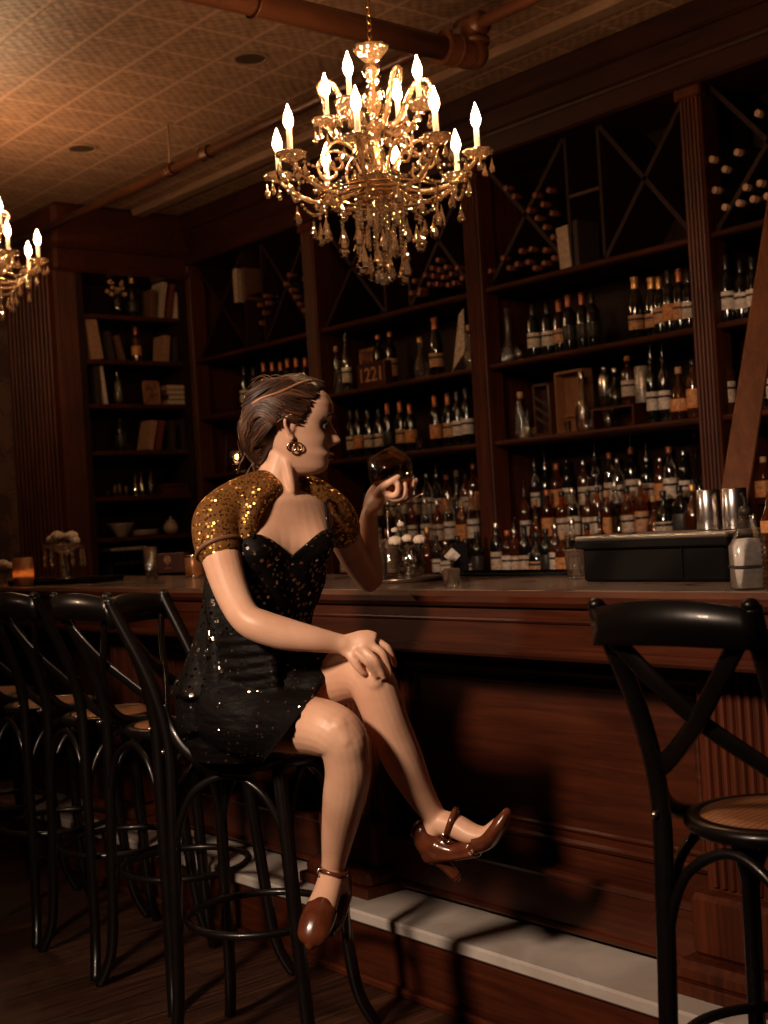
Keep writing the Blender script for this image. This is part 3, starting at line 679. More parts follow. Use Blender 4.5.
# ------------------------------------------------------------------ bar stools
def make_stool(label):
    t = thing('bar_stool', label, 'bar stool', (0, 0, 0), 0, 'cross-back bar stools'); ZT = .735; R = .158
    MB().lathe([(.0, ZT-.028), (R-.03, ZT-.028), (R-.004, ZT-.024), (R+.004, ZT-.012), (R, ZT), (R-.022, ZT+.004), (R-.028, ZT-.002)], 40).build('seat_frame', MBLK, t, True)
    MB().lathe([(R-.024, ZT-.004), (R-.026, ZT+.002), (R*.5, ZT+.004), (.0, ZT+.003)], 40).build('rattan_seat', M_CANE, t, True)
    for s in (-1, 1):
        p = spl([(s*.195, .20, 0), (s*.165, .165, .10), (s*.15, .145, .3), (s*.135, .125, .55), (s*.125, .112, ZT-.02)], 5)
        MB().tube(p, [.0155+.003*i/len(p) for i in range(len(p))], 12).build('leg', MBLK, t, True)
        p = spl([(s*.190, -.205, 0), (s*.152, -.18, .10), (s*.140, -.172, .3), (s*.130, -.168, .6), (s*.126, -.170, .78), (s*.130, -.208, .93), (s*.138, -.285, 1.09), (s*.140, -.298, 1.12)], 6)
        o = MB().tube(p, [.018]*len(p), 12, (1, 0, 0), .8).build('rear_leg', MBLK, t, True)
        m = MB(); m.ball((s*.140, -.299, 1.123), (.0145, .0145, .011), 10); m.build('finial', MBLK, o, True)
        # seat brace curving from the back post to the side of the seat
        p = spl([(s*.127, -.180, .87), (s*.128, -.162, .81), (s*.146, -.11, .755), (s*.162, -.02, .722), (s*.160, .06, .715)], 6)
        MB().tube(p, [(.006, .014)]*len(p), 8, (1, 0, 0)).build('seat_brace', MBLK, t, True)
    m = MB()
    vs = []; fs = []; n = 16
    for k in range(n+1):
        u = -1+2*k/n; x = u*.148; y = -.294-.026*(1-u*u); z0 = 1.055+.006*(1-u*u); z1 = 1.115+.018*(1-u*u)
        vs += [(x, y-.008, z0), (x, y+.008, z0), (x, y+.009-.004, z1), (x, y-.011-.004, z1)]
    for k in range(n):
        a, b = 4*k, 4*k+4
        for q in range(4): fs.append((a+q, a+(q+1) % 4, b+(q+1) % 4, b+q))
    fs += [(3, 2, 1, 0), (4*n, 4*n+1, 4*n+2, 4*n+3)]
    m.add(vs, fs); m.build('top_rail', MBLK, t, True)
    for s in (-1, 1):
        p = spl([(-s*.112, -.294, 1.065), (-s*.055, -.268, .995), (0, -.238+.004*s, .930), (s*.065, -.200, .875), (s*.116, -.176, .835)], 6)
        MB().tube(p, [(.006, .0165)]*len(p), 8, (0, 1, 0)).build('cross_strap', MBLK, t, True)
        m = MB(); m.ball((s*.128, -.186, .755), .006, 8); m.ball((s*.163, .0, .718), .006, 8); m.build('bolt', M_STEEL, t, True)
    legs = [(.139, .130), (-.139, .130), (-.132, -.169), (.132, -.169)]
    for i in range(4):
        a, b = legs[i], legs[(i+1) % 4]; cx_, cy_ = (a[0]+b[0])/2*.96, (a[1]+b[1])/2*.96
        p = spl([(a[0], a[1], .50), (a[0]*.93+b[0]*.07, a[1]*.93+b[1]*.07, .59), (a[0]*.78+b[0]*.22, a[1]*.78+b[1]*.22, .665), (cx_, cy_, .700), (b[0]*.78+a[0]*.22, b[1]*.78+a[1]*.22, .665), (b[0]*.93+a[0]*.07, b[1]*.93+a[1]*.07, .59), (b[0], b[1], .50)], 5)
        MB().tube(p, [.0095]*len(p), 8).build('arch_bracket', MBLK, t, True)
    MB().torus((0, -.012,   .335), .178, .010, 44, 8).build('footrest_ring', MBLK, t, True)
    return t
st = make_stool('black cross-back bar stool at the right edge, turned to the bar, nobody on it')
st.location = (-1.345, 1.95, 0); st.rotation_euler.z = .10
for x, y, rz, lb in ((-2.715, 1.785, -1.0, 'black bar stool with rattan seat that the woman is sitting on'),
                 (XP(181, 1.92, .74), 1.92, .06, 'empty black bar stool directly left of the woman'),
                 (XP(115, 1.925, .74), 1.925, -.03, 'empty black bar stool, second to the left of the woman'),
                 (XP(53, 1.925, .74), 1.925, .04, 'empty black bar stool, third to the left of the woman'),
                 (XP(-8, 1.925, .74), 1.925, .0, 'empty black bar stool farthest left, cut by the photo edge')):
    dup(st, (x, y, 0), rz, lb, 'cross-back bar stools')

# ------------------------------------------------------------------ bottles
def prof(kind):
    return {
     'wine': [(.0, .004), (.030, 0), (.0365, .006), (.037, .02), (.037, .185), (.034, .202), (.022, .222), (.0145, .236), (.0138, .285), (.0155, .287), (.0155, .295), (.0, .296)],
     'champagne': [(.0, .004), (.038, 0), (.0435, .01), (.0435, .15), (.040, .185), (.028, .225), (.018, .25), (.016, .285), (.019, .288), (.019, .30), (.0, .302)],
     'spirit': [(.0, .003), (.034, 0), (.038, .006), (.038, .185), (.033, .205), (.018, .222), (.0145, .235), (.014, .275), (.0, .276)],
     'tall': [(.0, .003), (.028, 0), (.0315, .006), (.0315, .20), (.028, .225), (.015, .25), (.0125, .262), (.0125, .30), (.0, .301)],
     'square': [(.0, .003), (.036, 0), (.039, .005), (.039, .145), (.035, .160), (.018, .178), (.014, .188), (.014, .215), (.0, .216)],
     'squat': [(.0, .003), (.042, 0), (.047, .008), (.050, .06), (.048, .10), (.036, .135), (.018, .152), (.0145, .165), (.0145, .20), (.0, .201)],
     'flask': [(.0, .003), (.038, 0), (.043, .01), (.046, .05), (.040, .09), (.022, .125), (.0135, .15), (.0125, .21), (.015, .215), (.0, .216)],
     'decanter': [(.0, .003), (.055, 0), (.062, .01), (.058, .04), (.035, .08), (.020, .12), (.016, .17), (.018, .235), (.024, .245), (.0, .246)],
    }[kind]
CAPZ = {'wine': (.232, .298, .0150), 'champagne': (.222, .304, .0205), 'spirit': (.262, .292, .0155), 'tall': (.285, .315, .0135), 'square': (.203, .232, .0165), 'squat': (.188, .215, .017), 'flask': (.205, .235, .015), 'decanter': (.24, .285, .018)}
LABZ = {'wine': (.055, .135, .0376), 'champagne': (.045, .115, .0441), 'spirit': (.05, .145, .0386), 'tall': (.06, .15, .0321), 'square': (.035, .115, .0397), 'squat': (.035, .085, .0506)}
PROTO = {}
def make_bottle(kind, glass, lab, cap, pour=False):
    t = thing('bottle', 'x', 'bottle'); sq = 5 if kind == 'square' else 0; n = 20 if sq else 16
    pr = prof(kind)
    b = MB().lathe(pr, n, sq=sq).build('bottle_glass', glass, t, True)
    if glass in (M_AMB, M_AMB2) or (glass is M_CLR and lab):
        lq = [(max(r-.003, 0), min(z+.003, .145)) for r, z in pr if z < .16 and r > .02]
        if glass is not M_CLR and len(lq) > 2: MB().lathe([(0, lq[0][1])]+lq+[(0, lq[-1][1])], 12, sq=sq).build('liquid', glass, b, True)
    if lab and kind in LABZ:
        z0, z1, r = LABZ[kind]
        m = MB().lathe([(r, z0), (r+.0004, z0+.001), (r+.0004, z1-.001), (r, z1)], n, sq=sq); o = m.build('label', lab, t, True)
        if lab is not M_BLKL:
            m = MB(); zz = z0+.62*(z1-z0)
            m.lathe([(r+.0006, zz), (r+.0009, zz+.001), (r+.0009, zz+.011), (r+.0006, zz+.012)], n, sq=sq); m.build('label_band', M_BLKL if lab is not M_ORNG else M_TAN, o, True)
    if cap:
        z0, z1, r = CAPZ[kind]
        if kind == 'champagne': m = MB().lathe([(.026, z0-.01), (.0205, z0+.02), (.0175, z1-.025), (.0215, z1-.018), (.0215, z1), (.0, z1+.003)], 16)
        else: m = MB().lathe([(r, z0), (r*1.03, z0+.003), (r*1.03, z1-.002), (r*.9, z1), (0, z1+.001)], 14)
        o = m.build('foil_capsule' if cap in (M_FOILR, M_FOILG, M_FOILK) else 'stopper', cap, t, True)
        if pour: MB().tube(spl([(0, 0, z1-.005), (0, 0, z1+.03), (.008, -.004, z1+.055), (.016, -.008, z1+.07)], 4), [.0042]*12+[.003], 8).build('pour_spout', M_STEEL, t, True)
    return t
MN = {M_CREAM: 'cream label', M_WHITE: 'white label', M_ORNG: 'orange label', M_BLKL: 'black label', M_TAN: 'tan label', None: 'no label'}
GN = {M_DKGL: 'dark', M_BRGL: 'brown', M_AMB: 'amber', M_AMB2: 'dark amber', M_CLR: 'clear', M_GRN: 'green', M_GLASS2: 'cut glass'}
KN = {'wine': 'wine bottle', 'champagne': 'champagne bottle', 'spirit': 'bottle', 'tall': 'tall bottle', 'square': 'square bottle', 'squat': 'squat bottle', 'flask': 'round bottle', 'decanter': 'decanter'}
ORD = ['first', 'second', 'third', 'fourth', 'fifth', 'sixth', 'seventh', 'eighth', 'ninth', 'tenth', 'eleventh', 'twelfth', 'thirteenth', 'fourteenth', 'fifteenth', 'sixteenth', 'seventeenth', 'eighteenth', 'nineteenth', 'twentieth', 'twenty-first', 'twenty-second', 'twenty-third']
def put_bottle(spec, loc, label, group, rz=None, hs=1.0):
    kind, g, l, c = spec[:4]; pour = len(spec) > 4 and spec[4]
    key = (kind, g.name, l.name if l else '', c.name if c else '', pour)
    rz = random.uniform(-.5, .5) if rz is None else rz
    s = (.9, .9, .93*hs) if kind != 'champagne' else (.9, .9, .95*hs)
    if key not in PROTO:
        t = make_bottle(kind, g, l, c, pour); PROTO[key] = t
        t.location = loc; t.rotation_euler.z = rz; t['label'] = label; t['group'] = group; t.scale = s
        return t
    return dup(PROTO[key], loc, rz, label, group, s)
W = lambda l, c=M_FOILK: ('wine', M_DKGL, l, c)
CH = ('champagne', M_DKGL, M_TAN, M_FOILG)
def row(items, Y, z, where, group):
    for i, it in enumerate(items):
        px, spec = it[0], it[1]; hs = it[2] if len(it) > 2 else random.uniform(.94, 1.06)
        X = XP(px, Y, z+.1)
        lb = '%s %s, %s, %s from left %s' % (GN[spec[1]], KN[spec[0]], MN[spec[2]], ORD[i], where)
        put_bottle(spec, (X, Y+random.uniform(-.012, .012), z+.0005), lb, group, None, hs)
A1 = ('spirit', M_AMB, M_CREAM, M_FOILK); A2 = ('square', M_AMB, M_ORNG, M_CORK); A3 = ('squat', M_AMB2, M_CREAM, M_CORK); A4 = ('spirit', M_AMB2, M_ORNG, M_FOILR)
C1 = ('spirit', M_CLR, M_WHITE, M_STEEL); C2 = ('tall', M_CLR, None, M_STEEL, True); C3 = ('flask', M_CLR, None, M_CORK); C4 = ('tall', M_CLR, M_WHITE, M_FOILK, True)
D1 = ('spirit', M_BRGL, M_CREAM, M_FOILK, True); D2 = ('square', M_DKGL, M_BLKL, M_FOILK); D3 = ('squat', M_DKGL, M_CREAM, M_FOILK); D4 = ('tall', M_BRGL, M_ORNG, M_FOILR)
A5 = ('flask', M_AMB, None, M_CORK); A6 = ('tall', M_AMB, M_WHITE, M_FOILK, True); A7 = ('squat', M_AMB, None, M_FOILG)
YS = 4.835
row([(535, W(M_WHITE)), (548, W(M_WHITE)), (560, W(M_TAN, M_FOILR)), (571, W(M_BLKL, M_FOILR)), (582, W(M_BLKL, M_FOILR)), (593, W(M_BLKL)), (637, CH), (652, CH), (662, W(M_TAN, M_FOILG)), (671, W(M_ORNG)), (681, W(M_TAN, M_FOILR)), (691, W(M_WHITE))], YS, ZS[1], 'on middle shelf, right bay', 'bottles on the middle shelf of the right bay')
row([(653, ('tall', M_DKGL, M_WHITE, M_FOILK, True)), (665, C4), (679, ('squat', M_AMB2, M_ORNG, M_CORK), 1.2), (694, ('spirit', M_BRGL, M_ORNG, M_FOILK))], YS, ZS[0], 'on lowest shelf, right bay', 'bottles on the lowest shelf of the right bay')
row([(497, ('spirit', M_DKGL, M_CREAM, M_STEEL)), (507, ('spirit', M_AMB2, M_WHITE, M_FOILR), .9), (516, ('tall', M_AMB, M_CREAM, M_STEEL, True), .85), (526, ('wine', M_DKGL, M_CREAM, M_FOILK)), (537, ('squat', M_DKGL, M_TAN, M_FOILK), 1.15), (547, ('spirit', M_DKGL, M_BLKL, M_FOILK), .9), (556, ('spirit', M_BRGL, M_WHITE, M_STEEL)), (564, A2), (574, C1), (588, A1), (601, D1)], 4.58, .936, 'in front row under right bay', 'front row of spirits under the right bay')
row([(499, C3), (513, C2), (525, A6), (537, A5, 1.1), (550, A4), (562, A1), (575, C1), (588, D1), (600, A6), (609, A2, 1.2), (618, C2), (629, A1), (641, ('spirit', M_AMB, M_TAN, M_STEEL), 1.1), (654, A5), (666, D3, 1.2), (680, D2, 1.2), (693, A7, 1.3), (704, C3)], 4.935, 1.087, 'in second row, right bay', 'second row of spirits under the right bay')
row([(528, ('flask', M_CLR, None, M_STEEL), 1.35), (537, C4, .9), (548, ('spirit', M_DKGL, M_BLKL, M_STEEL, True)), (559, ('square', M_AMB, M_ORNG, M_FOILR), 1.25), (570, ('tall', M_DKGL, M_WHITE, M_FOILK)), (586, ('spirit', M_BRGL, M_CREAM, M_STEEL)), (597, C4), (610, ('spirit', M_CLR, M_CREAM, M_FOILR), 1.1), (619, C1), (634, ('spirit', M_DKGL, M_CREAM, M_FOILR, True), 1.15), (647, ('spirit', M_DKGL, M_CREAM, M_STEEL, True)), (660, ('spirit', M_BRGL, M_ORNG, M_STEEL)), (672, ('spirit', M_CLR, M_WHITE, M_FOILR), 1.1), (685, ('tall', M_DKGL, M_WHITE, M_STEEL)), (697, C2, 1.25)], 5.055, 1.237, 'in rear row, right bay', 'rear row of spirits under the right bay')
row([(338, ('tall', M_CLR, None, M_CORK)), (347, C4), (437, ('champagne', M_DKGL, M_TAN, M_FOILR), 1.1), (469, C3, 1.1)], YS, ZS[1], 'on middle shelf, bay behind the glass', 'bottles on the middle shelf of the centre bay')
row([(351, W(M_CREAM)), (360, W(M_ORNG)), (371, W(M_CREAM)), (381, W(M_CREAM)), (389, W(M_BLKL, M_FOILR)), (400, W(M_TAN, M_FOILR)), (412, W(M_ORNG, M_FOILR)), (437, W(M_ORNG, M_FOILR), 1.05), (448, W(M_TAN, M_FOILR)), (458, W(M_WHITE), 1.08), (469, W(M_WHITE), 1.1)], YS, ZS[0], 'on lowest shelf, bay behind the glass', 'wine bottles on the lowest shelf of the centre bay')
row([(345, D1), (356, A2), (367, A1), (378, C1), (390, A4), (402, ('spirit', M_AMB, M_TAN, M_FOILK)), (414, A5, 1.1), (427, A7, 1.4), (438, C4, .8), (448, C1, .75), (458, D2), (467, D3), (477, ('spirit', M_DKGL, M_BLKL, M_FOILK), .9)], 4.58, .936, 'in front row, bay behind the glass', 'front row of spirits under the centre bay')
row([(340, D4), (352, A1), (363, A2), (376, D1), (388, C2), (401, C1), (414, A6), (426, C1, 1.05), (438, ('spirit', M_AMB, M_CREAM, M_STEEL)), (451, C1, 1.1), (463, A2, 1.2), (475, ('spirit', M_CLR, M_WHITE, M_STEEL), 1.15)], 4.935, 1.087, 'in second row, bay behind the glass', 'second row of spirits under the centre bay')
row([(345, D1), (354, D4), (366, W(M_TAN)), (379, C4), (391, D1), (403, A6), (416, ('spirit', M_BRGL, M_CREAM, M_STEEL)), (427, C1), (438, ('tall', M_CLR, M_CREAM, M_STEEL, True)), (449, A4), (457, C3, 1.3), (466, A1), (476, ('spirit', M_AMB, M_ORNG, M_FOILR, True), 1.15)], 5.055, 1.237, 'in rear row, bay behind the glass', 'rear row of spirits under the centre bay')
row([(246, W(M_WHITE)), (255, W(M_CREAM)), (266, W(M_CREAM, M_FOILR)), (274, W(M_CREAM, M_FOILR)), (281, W(M_WHITE, M_FOILR)), (289, W(M_CREAM, M_FOILR)), (297, W(M_CREAM, M_FOILR)), (305, W(M_WHITE, M_FOILR))], YS, ZS[1], 'on shelf above the woman, corner bay', 'wine bottles on the shelf above the woman')
row([(729, W(M_WHITE)), (741, W(M_WHITE)), (754, W(M_WHITE))], YS, ZS[1], 'on middle shelf beside the plank', 'white-labelled wine bottles beside the plank')
row([(729, A1), (765, C3), (776, C1)], YS, ZS[0], 'on lowest shelf beside the plank', 'bottles on the lowest shelf beside the plank')
row([(722, D1), (733, A1), (745, A2), (756, C1), (767, A5), (777, C3)], 4.58, .936, 'under the bay beside the plank', 'spirits under the bay beside the plank')
row([(728, C4), (741, D2), (753, A1), (766, A2)], 5.055, 1.237, 'in rear row beside the plank', 'rear row of spirits beside the plank')

# bottles lying in the wine racks, neck to the room
M_FD = plain('dull_copper_capsule', (.20, .06, .03), .5, .2)
M_FT = plain('tan_cork_end', (.55, .33, .22), .6)
def lying(px, py, label, group, fm=None, PR={}):
    p = at(px, py, 1, 4.765)
    proto = PR.setdefault(fm.name, [None])
    if proto[0] is None:
        t = thing('wine_bottle', label, 'bottle', (0, 0, 0), 0, group); M = Matrix.Rotation(PI/2, 3, 'X')
        MB().lathe(prof('wine'), 14, M=Matrix.Translation((0, 0, 0)).to_3x3() @ M, c=(0, .3, 0)).build('bottle_glass', M_DKGL, t, True)
        MB().lathe([(.0155, .228), (.0155, .297), (.012, .299), (0, .2995)], 14, M=M, c=(0, .3, 0)).build('foil_capsule', fm, t, True)
        proto[0] = t; t.location = p; return
    dup(proto[0], p, random.uniform(-.06, .06), label, group)
RK = (('in the rack beside the plank', 'wine bottles racked at the right edge', [(711, 159), (724, 169), (736, 152), (714, 190), (724, 207), (738, 203), (752, 199), (745, 187), (759, 183), (757, 113), (766, 196)]),
      ('in the rack right of the brightest candle', 'wine bottles racked in the right bay', [(505, 188), (513, 196), (534, 195), (528, 210), (542, 204), (548, 190), (551, 213), (536, 218), (544, 227), (552, 237), (489, 271), (502, 258), (516, 264), (520, 251), (530, 249), (527, 262), (544, 250), (543, 263), (534, 268), (553, 258), (508, 268)]),
      ('in the rack low right of the chandelier', 'wine bottles racked in the centre bay', [(413, 281), (424, 275), (431, 268), (437, 260), (432, 276), (438, 270), (445, 267), (419, 290), (428, 284), (436, 284), (442, 277), (450, 274), (453, 283), (447, 285), (410, 293), (418, 294), (456, 268), (461, 278)]),
      ('in the rack left of the chandelier post', 'wine bottles racked in the corner bay', [(264, 296), (258, 305), (266, 303), (263, 313), (260, 323), (288, 275), (284, 284), (290, 290), (294, 297), (298, 304), (303, 310), (303, 279), (305, 290)]))
for wh, gr, pts in RK:
    for i, (x, y) in enumerate(sorted(pts)):
        lying(x, y, 'racked wine bottle, %s from left %s' % (ORD[i], wh), gr, M_FT if 'plank' in wh else M_FD)

# ------------------------------------------------------------------ things on the shelves
def single(name, mb, mt, label, cat, loc, sm=True, group=None):
    return tag(mb.build(name, mt, None, sm), label, cat, group, loc)
def tumbler(loc, label, r=.035, h=.09, group=None, mt=None, cat='glass'):
    t = thing('glass_tumbler', label, cat, loc, 0, group)
    MB().lathe([(.0, .002), (r*.82, 0), (r*.86, .004), (r, h), (r*.95, h), (r*.8, .012), (.0, .012)], 20).build('tumbler_body', mt or M_GLASS2, t, True); return t
def book(name, loc, w, h, dp, mt, label, group, lean=0, face='y'):
    t = thing(name, label, 'book', loc, 0 if face == 'y' else -PI/2, group)
    R = Matrix.Rotation(lean, 3, 'Y'); off = Vector((0, 0, h/2))
    lift = abs(math.sin(lean))*w/2
    m = MB(); m.box((0, 0, 0), (w, dp, h), None, .002); m.v = [R @ (v+off)+Vector((0, 0, lift+.0005)) for v in m.v]; m.build('cover', mt, t)
    m = MB(); m.box((0, .004, 0), (w*.8, dp, h*.95), None); m.v = [R @ (v+off)+Vector((0, 0, lift+.0005)) for v in m.v]; m.build('pages', M_BOOK[5], t)
    return t
def frame(loc, w, h, rz, lean, label, mt, inner):
    t = thing('picture_frame', label, 'picture frame', loc, rz); R = Matrix.Rotation(lean, 3, 'X')
    m = MB()
    for c, d in (((0, 0, .01), (w, .02, .02)), ((0, 0, h-.01), (w, .02, .02)), ((-w/2+.01, 0, h/2), (.02, .02, h)), ((w/2-.01, 0, h/2), (.02, .02, h))): m.box(c, d, None, .003)
    m.v = [R @ v for v in m.v]; m.build('frame', mt, t)
    m = MB(); m.box((0, 0, h/2), (w-.036, .006, h-.036)); m.v = [R @ v for v in m.v]; m.build('picture', inner, t); return t
M_PIC = plain('sepia_photograph', (.20, .09, .045), .5, 0, .4, 0, .9, 25)
M_PIC2 = plain('dark_painting', (.16, .06, .03), .5, 0, .4, 0, .95, 30)
M_LWOOD = wood('light_box_wood', (.26, .11, .045), (.38, .17, .08), .6, (4, 4, .4), 6, 0)
put_bottle(('decanter', M_GLASS2, None, None), (XP(509, 4.86, 2.1), 4.86, ZS[1]+.001), 'tall cut glass decanter at the left end of the middle shelf', 'glass decanters', 0, 1.25)
tumbler((XP(519, 4.82, 2.06), 4.82, ZS[1]+.001), 'small cut glass tumbler beside the decanter on the middle shelf', .03, .08)
put_bottle(('square', M_GLASS2, None, M_CORK), (XP(522, YS, 1.7), YS, ZS[0]+.001), 'square cut glass decanter at the left end of the lowest shelf', 'glass decanters', 0, 1.1)
tumbler((XP(535, YS, 1.67), YS, ZS[0]+.001), 'short tumbler beside the square decanter on the lowest shelf', .026, .05)
# boxes on the lowest shelf
t = thing('bottle_box', 'dark wooden bottle box with a diagonal strap, on the lowest shelf', 'box', (XP(547, 4.86, 1.7), 4.86, ZS[0]+.001), .1)
m = MB(); m.box((0, .03, .13), (.105, .012, .26)); m.box((-.047, 0, .13), (.012, .07, .26)); m.box((.047, 0, .13), (.012, .07, .26)); m.box((0, 0, .006), (.105, .07, .012)); m.box((0, 0, .256), (.105, .07, .012)); m.build('case', MX, t)
m = MB()
for z in (.07, .12, .17): m.box((0, -.032, z), (.10, .004, .014), Matrix.Rotation(.6, 3, 'Y'))
m.build('strap', M_BLKL, t)
MB().tube([(.05, -.037, .01), (.05, -.037, .25)], .003, 6).build('metal_edge', M_STEEL, t)
t = thing('presentation_box', 'tall light wooden presentation box standing open on the lowest shelf', 'box', (XP(575, 4.90, 1.75), 4.90, ZS[0]+.001), -.1)
m = MB(); m.box((0, .03, .155), (.20, .012, .31)); m.box((-.096, 0, .155), (.012, .07, .31)); m.box((.096, 0, .155), (.012, .07, .31)); m.box((0, 0, .006), (.20, .07, .012)); m.box((0, 0, .304), (.20, .07, .012)); m.box((0, .02, .09), (.18, .03, .012)); m.build('case', M_LWOOD, t)
put_bottle(('flask', M_GLASS2, None, M_STEEL), (XP(583, 4.81, 1.75), 4.81, ZS[0]+.001), 'cut glass decanter in front of the light wooden box', 'glass decanters', 0, 1.3)
tumbler((XP(568, 4.80, 1.67), 4.80, ZS[0]+.001), 'small glass in front of the light wooden box', .018, .055)
xs = XP(620, 4.86, 1.7)
t = thing('wooden_riser', 'small dark wooden crate carrying four vessels on the lowest shelf', 'crate', (xs, 4.87, ZS[0]+.001))
m = MB(); m.box((0, 0, .094), (.26, .13, .012)); m.box((-.124, 0, .044), (.012, .13, .088)); m.box((.124, 0, .044), (.012, .13, .088)); m.box((0, .06, .044), (.236, .01, .088)); m.build('crate_frame', MX, t)
zr = ZS[0]+.102
t = thing('cocktail_shaker', 'slim steel cocktail shaker on the small crate, leftmost', 'cocktail shaker', (XP(605, 4.87, 1.85), 4.87, zr))
MB().lathe([(.0, 0), (.024, .0), (.032, .08), (.034, .13), (.022, .165), (.014, .175), (.0, .175)], 20).build('shaker_body', M_STEEL, t, True)
MB().lathe([(.013, .173), (.014, .20), (.0, .205)], 16).build('cap', M_STEEL, t, True)
put_bottle(('flask', M_DKGL, None, M_STEEL), (XP(616, 4.87, 1.8), 4.87, zr), 'small dark flask between shaker and white-labelled bottle on the crate', 'vessels on the small crate', 0, .85)
put_bottle(('spirit', M_BRGL, M_WHITE, M_ORNG), (XP(629, 4.87, 1.8), 4.87, zr), 'dark bottle with white label and orange stopper on the small crate', 'vessels on the small crate', 0, .85)
single('metal_tin', MB().lathe([(.0, 0), (.036, 0), (.037, .003), (.037, .16), (.033, .165), (.033, .172), (.0, .174)], 24), plain('grey_printed_tin', (.42, .36, .32), .35, .5, .5, 0, .5, 60), 'tall grey metal tin, rightmost on the small crate', 'tin', (XP(643, 4.87, 1.8), 4.87, zr))
tumbler((XP(609, 4.80, 1.68), 4.80, ZS[0]+.001), 'clear tumbler standing in front of the small crate', .032, .085)
# crate with lettering, two bottles, frame, on the centre bay
X0 = XP(381, 4.86, 2.1)
t = thing('lettered_box', 'dark wooden box lettered 1221 on the middle shelf, two bottles rising behind', 'box', (X0, 4.835, ZS[1]+.001))
m = MB(); m.box((0, -.045, .07), (.25, .012, .14), None, .003); m.box((-.12, -.02, .07), (.012, .05, .14)); m.box((.12, -.02, .07), (.012, .05, .14)); m.box((0, -.02, .006), (.25, .05, .012)); m.build('case', MX, t)
fc = bpy.data.curves.new('lettering', 'FONT'); fc.body = '1221'; fc.size = .115; fc.align_x = 'CENTER'; fc.extrude = .001; fc.materials.append(M_TAN)
ft = bpy.data.objects.new('lettering_text', fc); C.objects.link(ft); bpy.context.view_layer.update(); fm = bpy.data.meshes.new_from_object(ft.evaluated_get(bpy.context.evaluated_depsgraph_get())); bpy.data.objects.remove(ft); fo = bpy.data.objects.new('lettering', fm); C.objects.link(fo); fo.parent = t; fo.location = (0, -.0525, .03); fo.rotation_euler = (PI/2, 0, 0)
for px, wh in ((379, 'left'), (391, 'right')):
    put_bottle(('spirit', M_DKGL, M_TAN, M_FOILR), (XP(px, 4.90, 2.2), 4.90, ZS[1]+.001), 'dark bottle with copper capsule rising behind the lettered box, %s one' % wh, 'bottles behind the lettered box', 0, 1.15)
frame((XP(369, 4.98, 2.2), 4.98, ZS[1]+.001), .16, .26, 0, 0, 'pale wooden frame standing behind the lettered box', M_LWOOD, M_PIC2)
put_bottle(('flask', M_GLASS2, None, M_FOILG), (XP(421, YS, 2.1), YS, ZS[1]+.001), 'small gilded cut glass decanter left of the painted champagne bottle', 'glass decanters', 0, 1.05)
t = thing('folded_card', 'tall pale folded card standing at a slant beside the post', 'card', (XP(459, 4.83, 2.1), 4.83, ZS[1]+.001))
m = MB(); th = .004
for y in (-.002, .002): m.v += [Vector(p) for p in ((-.07, y, 0), (-.05, y, .02), (.02, y, .30), (.06, y, .33), (.05, y, .10))]
m.f += [(0, 1, 2, 3, 4), (9, 8, 7, 6, 5), (0, 5, 6, 1), (1, 6, 7, 2), (2, 7, 8, 3), (3, 8, 9, 4), (4, 9, 5, 0)]; m.build('front_leaf', M_CREAM, t)
m2 = MB(); m2.box((.045, .03, .10), (.004, .06, .20)); m2.build('back_leaf', M_CREAM, t)
tumbler((XP(420, 4.80, 1.67), 4.80, ZS[0]+.001), 'small glass at the front of the lowest shelf among wine bottles', .026, .07)
frame((XP(216, 4.95, 1.75), 4.93, ZS[0]+.001), .26, .27, .15, -.12, 'framed picture leaning on the shelf behind the woman\'s hair', MX, M_PIC)
t = thing('glass_lamp', 'small cut glass candle lamp in front of the framed picture', 'candle lamp', (XP(237, 4.82, 1.7), 4.82, ZS[0]+.001))
MB().lathe([(.0, 0), (.04, .0), (.045, .01), (.012, .03), (.010, .06), (.04, .08), (.05, .12), (.04, .14), (.035, .14), (.045, .12), (.036, .085), (.0, .07)], 20).build('glass_body', M_GLASS2, t, True)
MB().ball((0, 0, .10), (.009, .009, .016), 8).build('flame', emis('small_flame', (1, .55, .22), 25), t, True)
g0 = None
for i, px in enumerate((222, 229, 236, 243)):
    lb = 'hanging stemmed glass under the lamp shelf, %s from left' % ORD[i]; loc = (XP(px, 4.82, 1.52), 4.82, ZS[0]-.034)
    if g0 is None:
        g0 = thing('stemmed_glass', lb, 'glass', loc, 0, 'glasses hanging under the shelf')
        MB().lathe([(.032, 0), (.032, -.003), (.005, -.008), (.004, -.06), (.022, -.08), (.032, -.11), (.028, -.15), (.026, -.15), (.030, -.11), (.02, -.083), (.0, -.07)], 16).build('glass_body', M_GLASS2, g0, True)
    else: dup(g0, loc, 0, lb)
# books in the right bay's cubby
bx = XP(566, 4.82, 2.55)
book('book', (bx+.02, 4.86, ZS[2]+.001), .075, .205, .15, M_BOOK[0], 'pale upright book in the small cubby above the right bay', 'books in the cubby', -.06)
book('book', (bx+.095, 4.86, ZS[2]+.001), .03, .22, .15, M_BOOK[2], 'dark upright book beside the pale one in the cubby', 'books in the cubby')
book('book', (XP(241, 4.82, 2.7), 4.86, 2.74), .045, .22, .15, M_BOOK[0], 'pale upright book in the corner bay cubby', 'books in the corner cubby')
book('book', (XP(249, 4.82, 2.7), 4.86, 2.74), .03, .21, .15, M_BOOK[1], 'brown upright book in the corner bay cubby', 'books in the corner cubby')
